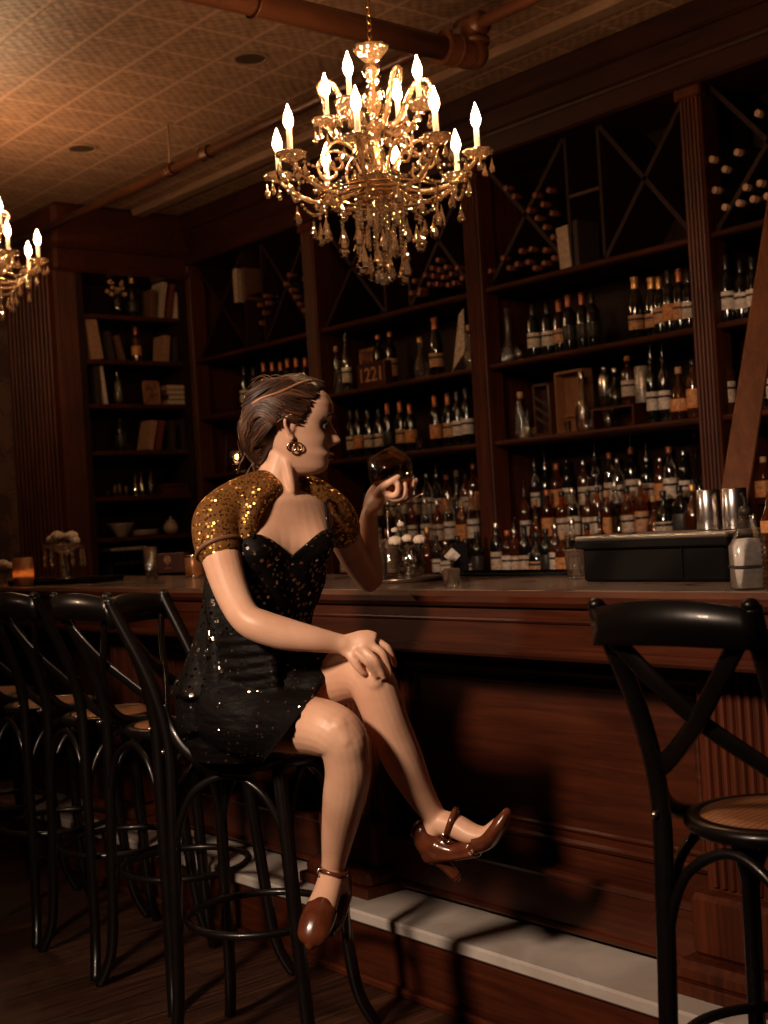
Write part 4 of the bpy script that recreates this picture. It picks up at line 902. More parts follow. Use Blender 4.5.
# bookcase contents; the case faces along X
def BY(px, py): return at(px, py, 0, -7.78).y
def bcbook(px, row_, w, h, mt, lb, lean=0, grp='books on the left bookcase'):
    y = BY(px, 400); z = BZ[row_]
    t = book('book', (-7.82, y, z+.001), w, h, .15, M_BOOK[mt], lb, grp, lean, 'x'); t.rotation_euler.z = PI/2
    return t
for a in ((156, 0, .04, .19, 1, 'brown book on the top bookcase shelf, leftmost there', .05), (164, 0, .035, .25, 0, 'pale book leaning on the top bookcase shelf', .18), (172, 0, .035, .24, 4, 'red book leaning at the right of the top bookcase shelf', .18), (178, 0, .03, .23, 5, 'white-spined book at the right end of the top shelf', .18),
          (98, 1, .085, .265, 3, 'thick banded tan book leaning at left, second bookcase shelf', -.14), (113, 1, .03, .19, 2, 'dark book beside the thick banded one', -.12), (124, 1, .03, .17, 1, 'brown leaning book, second shelf, left of the copper bottle', -.25), (166, 1, .045, .18, 3, 'tan leaning book, second shelf, right half', .12), (176, 1, .035, .17, 2, 'dark book at the right end of the second shelf', .05),
          (97, 2, .04, .25, 2, 'dark book at the left end of the third bookcase shelf', 0), (104, 2, .025, .25, 5, 'pale thin book leaning beside the dark one, third shelf', -.10),
          (145, 3, .045, .20, 3, 'tan book leaning in the middle of the fourth shelf', .22), (153, 3, .04, .20, 4, 'red-brown book leaning in the middle of the fourth shelf', .22), (169, 3, .03, .20, 2, 'dark book with silver spine, fourth shelf, right half', 0), (181, 3, .035, .21, 2, 'dark book at the right of the fourth shelf', 0), (188, 3, .03, .21, 1, 'brown book at the right end of the fourth shelf', 0)):
    bcbook(a[0], a[1], a[2], a[3], a[4], a[5], a[6])
for i, (w_, mt) in enumerate(((.19, 3), (.18, 2), (.20, 1), (.19, 3))):
    y = BY(176, 400); t = thing('book', 'book lying in the flat pile on the third shelf, %s from below' % ORD[i], 'book', (-7.80, y, BZ[2]+.001+i*.034), 0, 'flat pile of books')
    m = MB(); m.box((0, 0, .016), (.15, w_, .031), None, .002); m.build('cover', M_BOOK[mt], t)
    m = MB(); m.box((.003, 0, .016), (.15, w_*.97, .024)); m.build('pages', M_BOOK[5], t)
frame((-7.76, BY(151, 400), BZ[2]+.001), .125, .165, PI/2, -.08, 'small framed picture on the third bookcase shelf', M_LWOOD, M_PIC)
def bcbottle(px, row_, spec, lb, hs=1.0): put_bottle(spec, (-7.80, BY(px, 400), BZ[row_]+.001), lb, 'bottles on the left bookcase', 0, hs)
bcbottle(140, 0, ('champagne', M_DKGL, M_BLKL, M_FOILG), 'champagne bottle on the top bookcase shelf')
bcbottle(141, 1, ('wine', M_BRGL, M_ORNG, M_FOILR), 'slim brown bottle with copper neck on the second bookcase shelf', .85)
bcbottle(120, 2, ('tall', M_CLR, None, M_STEEL), 'clear bottle on the third bookcase shelf', .75)
bcbottle(120, 3, ('spirit', M_DKGL, M_BLKL, M_FOILK), 'dark bottle on the fourth bookcase shelf', .8)
t = thing('flower_jar', 'dark jar with a bunch of dried tan flowers, top bookcase shelf', 'flower jar', (-7.80, BY(125, 400), BZ[0]+.001))
MB().lathe([(.0, 0), (.04, 0), (.052, .05), (.05, .13), (.036, .15), (.03, .15), (.0, .13)], 18).build('jar', M_DKGL, t, True)
m = MB(); rr = random.Random(5)
for k in range(16): m.ball((rr.uniform(-.05, .05), rr.uniform(-.06, .06), rr.uniform(.15, .24)), rr.uniform(.010, .018), 7)
m.build('flower_heads', M_TAN, t, True)
m = MB()
for k in range(8): m.tube([(0, 0, .12), (rr.uniform(-.04, .04), rr.uniform(-.05, .05), .2)], .002, 5)
m.build('stems', M_LEAF, t)
for i, (px, r, h) in enumerate(((107, .018, .05), (115, .018, .09), (120, .018, .10), (126, .018, .07), (136, .022, .17), (142, .022, .17), (151, .022, .17))):
    tumbler((-7.78, BY(px, 490), BZ[4]+.001), 'cut glass on the fifth bookcase shelf, %s from left' % ORD[i], r, h, 'glassware on the fifth bookcase shelf')
t = thing('flat_box', 'flat brown wooden box right of the glassware, fifth bookcase shelf', 'box', (-7.82, BY(174, 490), BZ[4]+.001))
m = MB(); m.box((0, 0, .025), (.16, .21, .05), None, .003); m.build('case', MX, t); m = MB(); m.box((0, 0, .062), (.165, .18, .022), None, .003); m.build('lid', MX, t)
single('mixing_bowl', MB().lathe([(.0, .004), (.03, 0), (.035, .006), (.085, .085), (.09, .09), (.082, .088), (.032, .014), (.0, .012)], 28), plain('off_white_ceramic', (.50, .38, .30), .35), 'wide off-white mixing bowl on the sixth bookcase shelf', 'bowl', (-7.80, BY(123, 535), BZ[5]+.001))
t = thing('plate_stack', 'low pile of pale plates between bowl and pot, sixth bookcase shelf', 'plate pile', (-7.80, BY(146, 535), BZ[5]+.001))
for k in range(3): MB().lathe([(.0, .002+k*.012), (.05, k*.012), (.095, .012+k*.012), (.093, .015+k*.012), (.05, .005+k*.012), (.0, .005+k*.012)], 28).build('plate', plain('pale_ceramic', (.42, .31, .24), .35) if k == 0 else bpy.data.materials['pale_ceramic'], t, True)
t = thing('round_pot', 'round pale lidded pot at the right of the sixth bookcase shelf', 'pot', (-7.80, BY(173, 535), BZ[5]+.001))
MB().lathe([(.0, 0), (.03, 0), (.05, .03), (.048, .06), (.03, .08), (.0, .08)], 20).build('pot_body', bpy.data.materials['pale_ceramic'], t, True)
m = MB(); m.lathe([(.034, .079), (.03, .092), (.0, .1)], 18); m.ball((0, 0, .108), .011, 8); m.build('lid', bpy.data.materials['pale_ceramic'], t, True)
z7 = at(127, 562, 0, -7.75).z
t = thing('glass_rack', 'pale-topped rack of short dark glasses low in the bookcase', 'glass rack', (-7.84, BY(128, 556), BZ[6]+.001)); hh = z7-BZ[6]
m = MB(); m.box((0, 0, hh-.01), (.2, .30, .02)); m.box((0, -.14, hh/2), (.2, .015, hh)); m.box((0, .14, hh/2), (.2, .015, hh)); m.build('rack_frame', MB_, t)
m = MB(); m.box((0, 0, hh+.085), (.16, .26, .02), None, .003); m.build('rack_top', M_WHITE, t)
for k in range(5): MB().lathe([(.0, 0), (.018, 0), (.022, .07), (.0, .07)], 12, (.0, -.10+k*.05, hh)).build('dark_glass', M_DKGL, t, True)

# ------------------------------------------------------------------ things on the bar
ZT = 1.0915
def on(px, py): p = at(px, py, 2, ZT); return (p.x, max(p.y, 2.30), ZT+.0008)
t = thing('votive_candle', 'copper mosaic glass votive candle at the left end of the bar', 'candle holder', on(23, 586))
MB().lathe([(.0, 0), (.040, 0), (.043, .004), (.043, .116), (.040, .116), (.039, .01), (.0, .008)], 28).build('mosaic_cup', thin('copper_mosaic_glass', (.85, .5, .28), (1, .75, .5), .2, .25, (.9, .45, .2), .5, 110), t, True)
MB().lathe([(.0, .01), (.03, .01), (.03, .045), (.0, .045)], 16).build('wax', M_WAX, t, True)
MB().lathe([(.0005, .048), (.005, .056), (.006, .064), (.0005, .08)], 8).build('flame', emis('votive_flame', (1, .6, .25), 260), t, True)
def rose(mb, c, r, seed):
    rr = random.Random(seed); c = Vector(c); mb.ball(c, r*.55, 10)
    for ring, n, k in ((.45, 4, .55), (.75, 6, .5), (.95, 7, .42)):
        for j in range(n):
            a = 2*PI*j/n+ring*3+rr.uniform(-.2, .2); d = Vector((math.cos(a), math.sin(a), .55-ring*.8)).normalized()
            R = d.to_track_quat('Z', 'Y').to_matrix(); mb.ball(c+d*(r*ring*.72), (r*k, r*k, r*.16), 8, R)
def flowers(name, label, loc, heads, vase, cat='flower vase'):
    t = thing(name, label, cat, loc); vase.build('vase', M_GLASS2, t, True)
    for i, (x, y, z, r) in enumerate(heads):
        m = MB(); rose(m, (x, y, z), r, i); m.build('rose', M_ROSE, t, True)
    m = MB()
    for x, y, z, r in heads: m.tube(spl([(x*.1, y*.1, .012), (x*.3, y*.3, z*.5), (x, y, z-r*.4)], 4), .0018, 6)
    m.build('stems', M_LEAF, t); return t
RV = Vector((_r.x, _r.y, 0))
def hd(dx, dy, z, r): v = RV*dx - Vector((FW.x, FW.y, 0))*dy; return (v.x, v.y, z, r)
flowers('rose_glass', 'small glass with pinkish-white roses, cut by the left edge', on(2, 586), [hd(.0, .0, .095, .028), hd(.03, .01, .085, .024), hd(-.03, 0, .10, .026)], MB().lathe([(.0, 0), (.022, 0), (.026, .01), (.012, .03), (.028, .06), (.032, .085), (.029, .085), (.024, .06), (.0, .04)], 18))
lt = thing('black_tray', 'long thin black tray under the crystal lustre on the bar', 'tray', on(66, 583))
m = MB(); m.box((0, 0, .005), (.46, .20, .010), None, .003)
for a, b in (((0, -.097), (.46, .008)), ((0, .097), (.46, .008)), ((-.227, 0), (.008, .19)), ((.227, 0), (.008, .19))): m.box((a[0], a[1], .012), (b[0], b[1], .016), None, .002)
m.build('tray_body', M_PLAST, lt); lt.rotation_euler.z = .35
lp = Vector(lt.location)+Vector((0, 0, .0108))
t = thing('crystal_lustre', 'crystal lustre bowl with hanging prisms and white roses on the black tray', 'lustre', lp)
MB().lathe([(.0, 0), (.045, 0), (.048, .006), (.016, .018), (.012, .03), (.02, .05), (.012, .07), (.012, .10), (.03, .118), (.068, .138), (.086, .150), (.082, .153), (.03, .128), (.0, .12)], 28, wob=lambda a, i: .05*math.cos(10*a)*(i in (9, 10, 11))).build('lustre_bowl', M_GLASS2, t, True)
for k in range(11):
    a = 2*PI*k/11; x, y = .080*math.cos(a), .080*math.sin(a); m = MB(); m.ball((x, y, .140), .005, 6)
    m.lathe([(.0005, .134), (.0055, .120), (.0065, .085), (.0085, .066), (.0005, .052)], 6, (x, y, 0)); m.build('prism', M_CRYS2, t, False)
for i, h in enumerate((hd(-.045, .0, .175, .030), hd(-.02, .02, .19, .030), hd(.035, .0, .185, .032), hd(.05, .01, .165, .026), hd(0, -.03, .18, .028))):
    m = MB(); rose(m, h[:3], h[3], i); m.build('rose', M_ROSE, t, True)
m = MB(); m.lathe([(.010, .14), (.0105, .15), (.0005, .215)], 10); m.build('glass_spire', M_GLASS2, t, True)
tumbler(on(152, 583), 'tall clear highball glass on the bar left of the woman', .027, .135)
t = thing('copper_mug', 'small copper-coloured jar behind the woman\'s elbow on the bar', 'jar', on(195, 577))
MB().lathe([(.0, 0), (.035, 0), (.037, .004), (.037, .085), (.034, .088), (.0, .088)], 24).build('jar_body', plain('copper_glaze', (.50, .20, .08), .3, .3, .5, 0, .2, 40), t, True)  # plain copper-coloured glaze, faintly mottled
MB().lathe([(.0372, .0), (.038, .002), (.038, .006), (.0372, .008)], 24).build('foot_rim', M_SILV, t, True)
MB().lathe([(.0372, .078), (.038, .080), (.038, .086), (.0372, .088)], 24).build('top_rim', M_SILV, t, True)
t = thing('crested_box', 'dark red-brown box with a pale crest beside the copper jar', 'box', on(174, 573)); t.rotation_euler.z = YAW-.15
m = MB(); m.box((0, 0, .045), (.13, .07, .09), None, .004); m.build('case', plain('red_brown_card', (.10, .025, .014), .45), t)
m = MB(); m.lathe([(.012, 0), (.016, .0005), (.018, .001), (0, .0012)], 14, (-.015, -.0355, .062), Matrix.Rotation(PI/2, 3, 'X')); m.box((-.015, -.0358, .045), (.006, .001, .014)); m.box((-.015, -.0358, .024), (.03, .001, .003)); m.build('crest', M_TAN, t)
tp = on(405, 581)
t = thing('round_tray', 'round silver serving tray on the bar under the flower vase', 'tray', tp)
MB().lathe([(.0, .003), (.115, .003), (.13, .008), (.136, .012), (.135, .009), (.12, .0), (.0, 0)], 40).build('tray_body', plain('tarnished_silver', (.45, .36, .30), .25, .9), t, True)
tz = .0042
vp = at(412, 577, 2, ZT+tz)
flowers('flower_vase', 'clear round glass vase with small white roses beside the raised elbow', (vp.x, vp.y, vp.z+.0006), [hd(-.045, .01, .115, .026), hd(-.008, .0, .120, .021), hd(.03, .02, .115, .024), hd(-.045, -.01, .148, .013), hd(-.025, -.01, .165, .014)], MB().lathe([(.0, .002), (.030, 0), (.040, .012), (.044, .035), (.038, .065), (.027, .085), (.031, .098), (.028, .098), (.024, .086), (.035, .064), (.041, .035), (.036, .014), (.0, .008)], 26))
for i, (px, py, lb) in enumerate(((377, 580, 'diamond-cut tumbler on the round tray next to the elbow'), (390, 573, 'diamond-cut tumbler on the round tray behind the flower vase'))):
    q = at(px, py, 2, ZT+tz); tt = tumbler((q.x, q.y, q.z+.0006), lb, .038, .115, None, thin('diamond_cut_glass', (.80, .72, .65), (1, .9, .8), .08, .3, (.8, .55, .4), .25, 70) if i == 0 else bpy.data.materials['diamond_cut_glass'])
q3 = at(390, 573, 2, ZT+tz)
single('metal_straw', MB().tube([(0, 0, .012), (.012, -.006, .205)], .0028, 8), M_STEEL, 'slim metal straw standing up from the diamond-cut tumbler', 'straw', (q3.x, q3.y, q3.z))
for px, py, r, h, lb in ((452, 588, .024, .05, 'short clear shot glass at the front edge of the bar'), (577, 579, .030, .075, 'short clear tumbler just left of the black bin')): tumbler(on(px, py), lb, r, h, None, M_GLASS)
xm_ = XP(516, 2.80, 1.1)
t = thing('bar_mat', 'long black rubber bar mat at the back of the counter', 'bar mat', (xm_, 2.79, ZT+.0005))
m = MB(); m.box((0, 0, .004), (.52, .11, .008), None, .002); m.build('mat_base', M_PLAST, t)
m = MB()
for k in range(24): m.box((-.245+k*.0213, 0, .0095), (.008, .09, .003))
m.build('ribs', M_PLAST, t)
t = thing('table_sign', 'small black stand with a pale diamond sign by the bottles', 'sign', on(457, 573)); t.rotation_euler.z = YAW
m = MB(); m.box((0, 0, .004), (.06, .03, .008), None, .002); m.box((.015, .01, .05), (.05, .006, .09), None, .002); m.build('stand', M_PLAST, t)
m = MB(); m.box((-.012, .004, .055), (.038, .004, .038), Matrix.Rotation(PI/4, 3, 'Y')); m.build('sign_plate', M_WHITE, t)
# black bin with clear lid
xa, xb = XP(578, 2.48, 1.1), XP(722, 2.48, 1.1); wd = xb-xa
t = thing('black_bar_bin', 'long black plastic garnish bin with a clear rim on the bar', 'bin', ((xa+xb)/2, 2.60, ZT+.0008))
m = MB(); hw = .12
m.box((0, 0, .042), (wd, .20, .084), None, .006); m.box((0, 0, .092), (wd+.03, .225, .02), None, .004); m.box((wd*.22, -.1015, .05), (.004, .006, .08)); m.build('bin_body', M_PLAST, t)
m = MB(); m.box((0, 0, .108), (wd+.028, .222, .013), None, .004); m.build('lid', thin('scratched_clear_plastic', (.75, .7, .65), (1, 1, 1), .3, .12, (.30, .24, .2), .45), t)
m = MB()
for s in (-1, 1): m.torus((s*wd*.33+.02, -.03, .1155), .022, .003, 18, 6)
m.build('rim_ring', M_GLASS2, t)
for px, lb in ((709, 'left'), (735, 'right')):
    X = XP(px, 2.62, 1.25)
    t = thing('steel_shaker_tin', 'upturned steel shaker tin on the black bin, %s one' % lb, 'shaker tin', (X, 2.62, ZT+.1165), 0, 'steel shaker tins')
    MB().lathe([(.030, 0), (.031, .003), (.029, .05), (.0285, .095), (.027, .097), (.026, .094), (.0, .094)][::1], 28).build('tin_body', M_STEEL, t, True)
    MB().torus((0, 0, .003), .0305, .0015, 28, 6).build('rolled_rim', M_STEEL, t, True)
bp = on(750, 589)
t = thing('bitters_bottle', 'square clear bottle of pale syrup with pour spout at the right edge', 'bottle', bp, YAW); t.scale = (1.12, 1.12, 1.05)
MB().lathe([(.0, 0), (.030, 0), (.032, .004), (.032, .085), (.024, .100), (.013, .128), (.011, .14), (.011, .150), (.0, .150)], 28, sq=5).build('bottle_glass', M_GLASS, t, True)
MB().lathe([(.0, .003), (.029, .003), (.0305, .004), (.0305, .084), (.022, .099), (.0, .101)], 28, sq=5).build('syrup', plain('pale_syrup', (.80, .72, .66), .3, 0, .5, 0, .15, 120), t, True)
MB().lathe([(.0322, .042), (.0328, .043), (.0328, .047), (.0322, .048)], 28, sq=5).build('label_line', M_BLKL, t)
m = MB(); m.lathe([(.0125, .145), (.0125, .158), (.006, .164), (0, .165)], 14); m.tube(spl([(0, 0, .16), (0, 0, .178), (-.006, 0, .19)], 4), .0035, 8); m.build('pour_spout', M_BLKL, t, True)
q = on(777, 589)
t = thing('beaded_bottle', 'amber beaded glass bottle with orange label, cut by the right edge', 'bottle', q)
MB().lathe([(.0, 0), (.022, 0), (.024, .004), (.024, .14), (.012, .17), (.010, .2), (.0, .2)], 20).build('bottle_glass', M_AMB, t, True)
m = MB()
for k in range(9):
    for j in range(14): a = 2*PI*j/14; m.ball((.0245*math.cos(a), .0245*math.sin(a), .01+k*.011), .0035, 5)
m.build('beading', M_GLASS2, t, True)
MB().lathe([(.0245, .115), (.025, .116), (.025, .138), (.0245, .14)], 20).build('label', M_ORNG, t, True)
# ------------------------------------------------------------------ the woman
O = Vector((-2.70, 1.775, .74))
woman = thing('person', 'woman in black sequin dress and gold shrug, sitting cross-legged on a stool', 'person', O)
fh = Vector((FW.x, FW.y, 0)).normalized(); rh = Vector((_r.x, _r.y, 0)).normalized(); zh = Vector((0, 0, 1))
def limb(mb, pts, n=18, ref=None, sub=5, flat=1.0):
    q = []
    for p in pts:
        w_ = P(p[0], p[1], p[2]); r = p[3]; rb = p[4] if len(p) > 4 else r*flat
        q.append((w_.x, w_.y, w_.z, r, rb))
    s = spl(q, sub); pp = [Vector(a[:3]) for a in s]
    mb.tube(pp, [(a[3], a[4]) for a in s], n, ref)
    a, b = s[0], s[-1]
    mb.ball(pp[0], min(a[3], a[4])*.98, 14); mb.ball(pp[-1], min(b[3], b[4])*.98, 14)
def finish(mb, name, mt, parent, vox, sm=6, fac=.5):
    o = mb.build(name, mt, parent, True, O if parent is woman else O)
    r = o.modifiers.new('union', 'REMESH'); r.mode = 'VOXEL'; r.voxel_size = vox; r.use_smooth_shade = True
    if sm: s = o.modifiers.new('soften', 'SMOOTH'); s.factor = fac; s.iterations = sm
    return o
# torso as stacked elliptical sections; a = how far that section turns to the viewer's right
TS = [(236, 730, 3.13, .120, .095, 62), (233, 715, 3.13, .150, .112, 62), (236, 688, 3.13, .152, .112, 60), (246, 655, 3.13, .138, .098, 55), (257, 622, 3.12, .126, .090, 46), (263, 595, 3.115, .128, .090, 40), (267, 570, 3.11, .130, .095, 36), (271, 548, 3.105, .142, .098, 32), (274, 526, 3.10, .150, .084, 30), (275, 510, 3.10, .140, .078, 30), (276, 500, 3.10, .108, .073, 32), (276, 491, 3.10, .062, .054, 36)]
def tsec(h):                          # h in section units
    i = min(int(h), len(TS)-2); t = h-i; q = [TS[max(i-1, 0)], TS[i], TS[i+1], TS[min(i+2, len(TS)-1)]]
    a, b, c, d = q
    return [.5*((2*b_)+(-a_+c_)*t+(2*a_-5*b_+4*c_-d_)*t*t+(-a_+3*b_-3*c_+d_)*t**3) for a_, b_, c_, d_ in zip(a, b, c, d)]
def tpt(h, th, off=0.0):
    x, y, d, hw, hd_, a = tsec(h); c = P(x, y, d); a = math.radians(a)
    f = -fh*math.cos(a)+rh*math.sin(a); s = zh.cross(f)   # s: her left
    fr = hd_*(.92 if math.cos(th) > 0 else 1)
    p = c+s*(math.sin(th)*(hw+off))+f*(math.cos(th)*(fr+off))
    for sg in (-1, 1):                                     # bust
        g = math.exp(-((th-sg*.62)/.40)**2-((h-6.9)/.95)**2)
        p += f*(.040*g)+s*(sg*.008*g)
    return p
body = MB()
n = 40; H = [k*.25 for k in range(int((len(TS)-1)*4)+1)]
vs = [tpt(h, 2*PI*k/n-PI) for h in H for k in range(n)]
fs = [(i*n+k, i*n+(k+1) % n, (i+1)*n+(k+1) % n, (i+1)*n+k) for i in range(len(H)-1) for k in range(n)]
fs += [tuple(reversed(range(n))), tuple((len(H)-1)*n+k for k in range(n))]
body.add(vs, fs)
# neck with its front tendon and the collar bones
limb(body, [(275, 500, 3.10, .066), (276, 486, 3.10, .053), (280, 470, 3.10, .047), (286, 452, 3.10, .047), (290, 438, 3.10, .050)], 20)
limb(body, [(283, 450, 3.066, .011), (288, 470, 3.060, .012), (292, 490, 3.058, .010), (293, 498, 3.080, .006)], 10)
limb(body, [(301, 507, 3.082, .006), (314, 505, 3.115, .008), (324, 506, 3.155, .008)], 10)
limb(body, [(290, 507, 3.072, .006), (272, 506, 3.046, .008), (248, 505, 3.04, .009)], 10)
limb(body, [(278, 484, 3.12, .040), (300, 494, 3.145, .038), (321, 506, 3.185, .035)], 16)
limb(body, [(272, 486, 3.10, .040), (250, 495, 3.06, .040), (226, 507, 3.03, .044)], 16)
# her right arm (towards the camera), hand on the knee
limb(body, [(230, 508, 3.03, .046), (218, 520, 3.01, .050), (219, 545, 2.98, .047), (226, 575, 2.94, .042), (236, 602, 2.90, .037), (247, 619, 2.87, .035), (262, 627, 2.86, .037), (285, 634, 2.86, .036), (312, 639, 2.86, .029), (335, 643, 2.87, .023), (346, 645, 2.87, .021)], 20)
up_ = -fh*.5+zh*.8
limb(body, [(343, 645, 2.87, .023, .018), (354, 646, 2.865, .032, .015), (366, 646, 2.86, .036, .014), (373, 648, 2.86, .034, .012)], 18, (RT*.75+UP*.65))
for f_ in ([(357, 653, 2.845, .0095), (366, 661, 2.838, .0088), (372, 669, 2.846, .008), (376, 676, 2.855, .007)],
           [(364, 650, 2.848, .0095), (374, 659, 2.836, .0088), (380, 668, 2.845, .008), (384, 677, 2.856, .007)],
           [(371, 645, 2.858, .0095), (382, 653, 2.850, .0088), (387, 663, 2.858, .008), (390, 673, 2.868, .007)],
           [(376, 641, 2.875, .009), (387, 647, 2.872, .008), (392, 656, 2.880, .0072), (395, 665, 2.888, .0065)],
           [(348, 652, 2.862, .011), (353, 660, 2.852, .0098), (358, 667, 2.850, .009), (363, 673, 2.853, .0078)]):
    limb(body, f_, 10, None, 4)
# her left arm, elbow on the bar, hand under the glass
limb(body, [(323, 508, 3.17, .043), (336, 518, 3.20, .043), (346, 540, 3.26, .040), (356, 560, 3.33, .037), (366, 575, 3.385, .034), (371, 580, 3.405, .031), (369, 566, 3.40, .034), (367, 548, 3.385, .033), (368, 530, 3.37, .027), (369, 516, 3.355, .022), (371, 508, 3.35, .0205)], 20)
limb(body, [(370, 511, 3.35, .021, .017), (373, 502, 3.34, .033, .018), (379, 494, 3.325, .036, .016), (385, 489, 3.32, .030, .012)], 16, (-fh*.75+RT*.5-UP*.3))
for f_ in ([(382, 490, 3.305, .0095), (390, 495, 3.285, .009), (397, 494, 3.272, .0082), (398, 484, 3.268, .0072)],
           [(384, 494, 3.315, .0095), (395, 499, 3.290, .009), (404, 495, 3.285, .0082), (405, 484, 3.285, .0072)],
           [(386, 496, 3.335, .0095), (399, 500, 3.325, .009), (410, 493, 3.320, .0082), (413, 481, 3.318, .007)],
           [(386, 494, 3.360, .009), (400, 497, 3.37, .008), (411, 490, 3.375, .0075), (416, 480, 3.375, .0065)],
           [(377, 494, 3.310, .011), (382, 487, 3.283, .0098), (390, 482, 3.268, .0088), (398, 477, 3.270, .0075)]):
    limb(body, f_, 10, None, 4)
# legs: right leg down to the footrest, left leg crossed over it
limb(body, [(240, 716, 3.06, .074), (275, 720, 2.97, .071), (308, 725, 2.87, .064), (330, 730, 2.82, .060), (342, 740, 2.81, .056), (346, 754, 2.815, .051), (348, 774, 2.83, .050), (344, 800, 2.86, .047), (338, 835, 2.91, .037), (334, 862, 2.945, .028), (332, 876, 2.955, .027)], 22)
limb(body, [(338, 728, 2.788, .032), (344, 740, 2.780, .028)], 14)
limb(body, [(335, 872, 2.965, .027), (338, 886, 2.975, .027)], 14)
limb(body, [(332, 876, 2.95, .030), (327, 893, 2.915, .031, .028), (320, 912, 2.88, .034, .026), (315, 928, 2.855, .033, .020), (312, 938, 2.842, .026, .014)], 18, RT)
limb(body, [(255, 690, 3.20, .082), (295, 687, 3.10, .076), (332, 679, 3.00, .066), (358, 674, 2.94, .058), (370, 680, 2.915, .054), (379, 700, 2.91, .050), (389, 727, 2.92, .048), (402, 757, 2.94, .046), (417, 788, 2.965, .036), (431, 811, 2.985, .028), (438, 822, 2.985, .027)], 22)
limb(body, [(366, 670, 2.890, .030), (374, 682, 2.880, .027)], 14)
limb(body, [(434, 822, 2.99, .027), (428, 836, 2.99, .027)], 14)
limb(body, [(438, 822, 2.985, .029), (455, 826, 2.965, .029, .028), (472, 834, 2.945, .031, .024), (486, 834, 2.93, .030, .018), (499, 822, 2.915, .024, .013)], 18, fh)
# head
HC = P(290, 425, 3.10); a8 = math.radians(6)
Fh = (rh*math.cos(a8)+fh*math.sin(a8)); Uh = (zh*math.cos(.07)+Fh*math.sin(.07)).normalized(); Fh = (Fh-Uh*Fh.dot(Uh)).normalized(); Lh = Uh.cross(Fh)
def hp(x, y, z): return HC+Fh*x+Lh*y+Uh*z
HF = [(-.120, .045), (-.112, .076), (-.102, .089), (-.092, .092), (-.083, .092), (-.076, .096), (-.068, .099), (-.062, .094), (-.055, .090), (-.045, .090), (-.03, .091), (-.01, .091), (.005, .092), (.02, .098), (.032, .103), (.05, .102), (.07, .092), (.09, .070), (.105, .045), (.114, .015), (.117, 0)]
HB = [(-.12, -.0), (-.10, -.005), (-.08, .02), (-.06, .045), (-.03, .070), (0, .085), (.04, .092), (.07, .083), (.09, .068), (.105, .045), (.114, .018), (.117, 0)]
HW = [(-.12, .018), (-.112, .030), (-.10, .040), (-.085, .047), (-.065, .055), (-.04, .062), (-.01, .069), (.02, .072), (.05, .071), (.075, .062), (.095, .045), (.108, .026), (.114, .012), (.117, 0)]
def li(tb, v):
    for (a, b), (c, d) in zip(tb, tb[1:]):
        if v <= c: return b+(d-b)*(v-a)/(c-a)
    return tb[-1][1]
NO = [(-.056, 0), (-.048, .012), (-.040, .030), (-.034, .032), (-.02, .023), (0, .010), (.012, .003), (.02, 0)]
def hpt(v, th, off=0):
    F_, B_, w_ = li(HF, v), li(HB, v), li(HW, v); c, s = math.cos(th), math.sin(th)
    x = (F_ if c > 0 else B_)*(abs(c)**.85)*(1 if c > 0 else -1); y = w_*(abs(s)**.9)*(1 if s > 0 else -1)
    if c > 0:
        if -.056 < v < .02: x += li(NO, v)*math.exp(-(y/(.0105+.0035*math.exp(-((v+.042)/.012)**2)))**2)
        for sg in (-1, 1):
            x -= .013*math.exp(-((y-sg*.031)/.013)**2-((v+.002)/.011)**2)      # eye sockets
            x += .004*math.exp(-((y-sg*.032)/.016)**2-((v-.02)/.008)**2)       # brows
            x += .004*math.exp(-((y-sg*.040)/.016)**2-((v+.035)/.014)**2)      # cheeks
        x += .0035*math.exp(-(y/.018)**2-((v+.068)/.004)**2) + .0035*math.exp(-(y/.015)**2-((v+.078)/.004)**2) - .003*math.exp(-(y/.02)**2-((v+.073)/.002)**2)
    return hp(x*(1+off), y*(1+off), v)
V = [-.12+.237*k/70 for k in range(71)]; n = 72
vs = [hpt(v, 2*PI*k/n) for v in V for k in range(n)]
fs = [(i*n+k, i*n+(k+1) % n, (i+1)*n+(k+1) % n, (i+1)*n+k) for i in range(len(V)-1) for k in range(n)]+[tuple(reversed(range(n))), tuple((len(V)-1)*n+k for k in range(n))]
body.add(vs, fs)
for sg in (-1, 1):                     # ears
    q = [hp(.004, sg*.068, -.036), hp(-.006, sg*.077, -.022), hp(-.014, sg*.083, -.004), hp(-.012, sg*.085, .012), hp(.000, sg*.083, .018), hp(.010, sg*.077, .010), hp(.012, sg*.073, -.004)]
    s = [Vector(a) for a in spl([tuple(v) for v in q], 4)]; body.tube(s, .0048, 10)
    body.ball(hp(.002, sg*.070, -.034), (.007, .006, .008), 10); body.ball(hp(.000, sg*.069, -.006), (.012, .006, .018), 10, Matrix((Fh, Lh, Uh)).transposed())
for v in body.v:
    if v.z < .742 and v.z > .58 and (v.x-O.x)**2+(v.y-O.y)**2 < .19**2: v.z = .742
bo = finish(body, 'body', M_SKIN, woman, .0034, 3, .45)
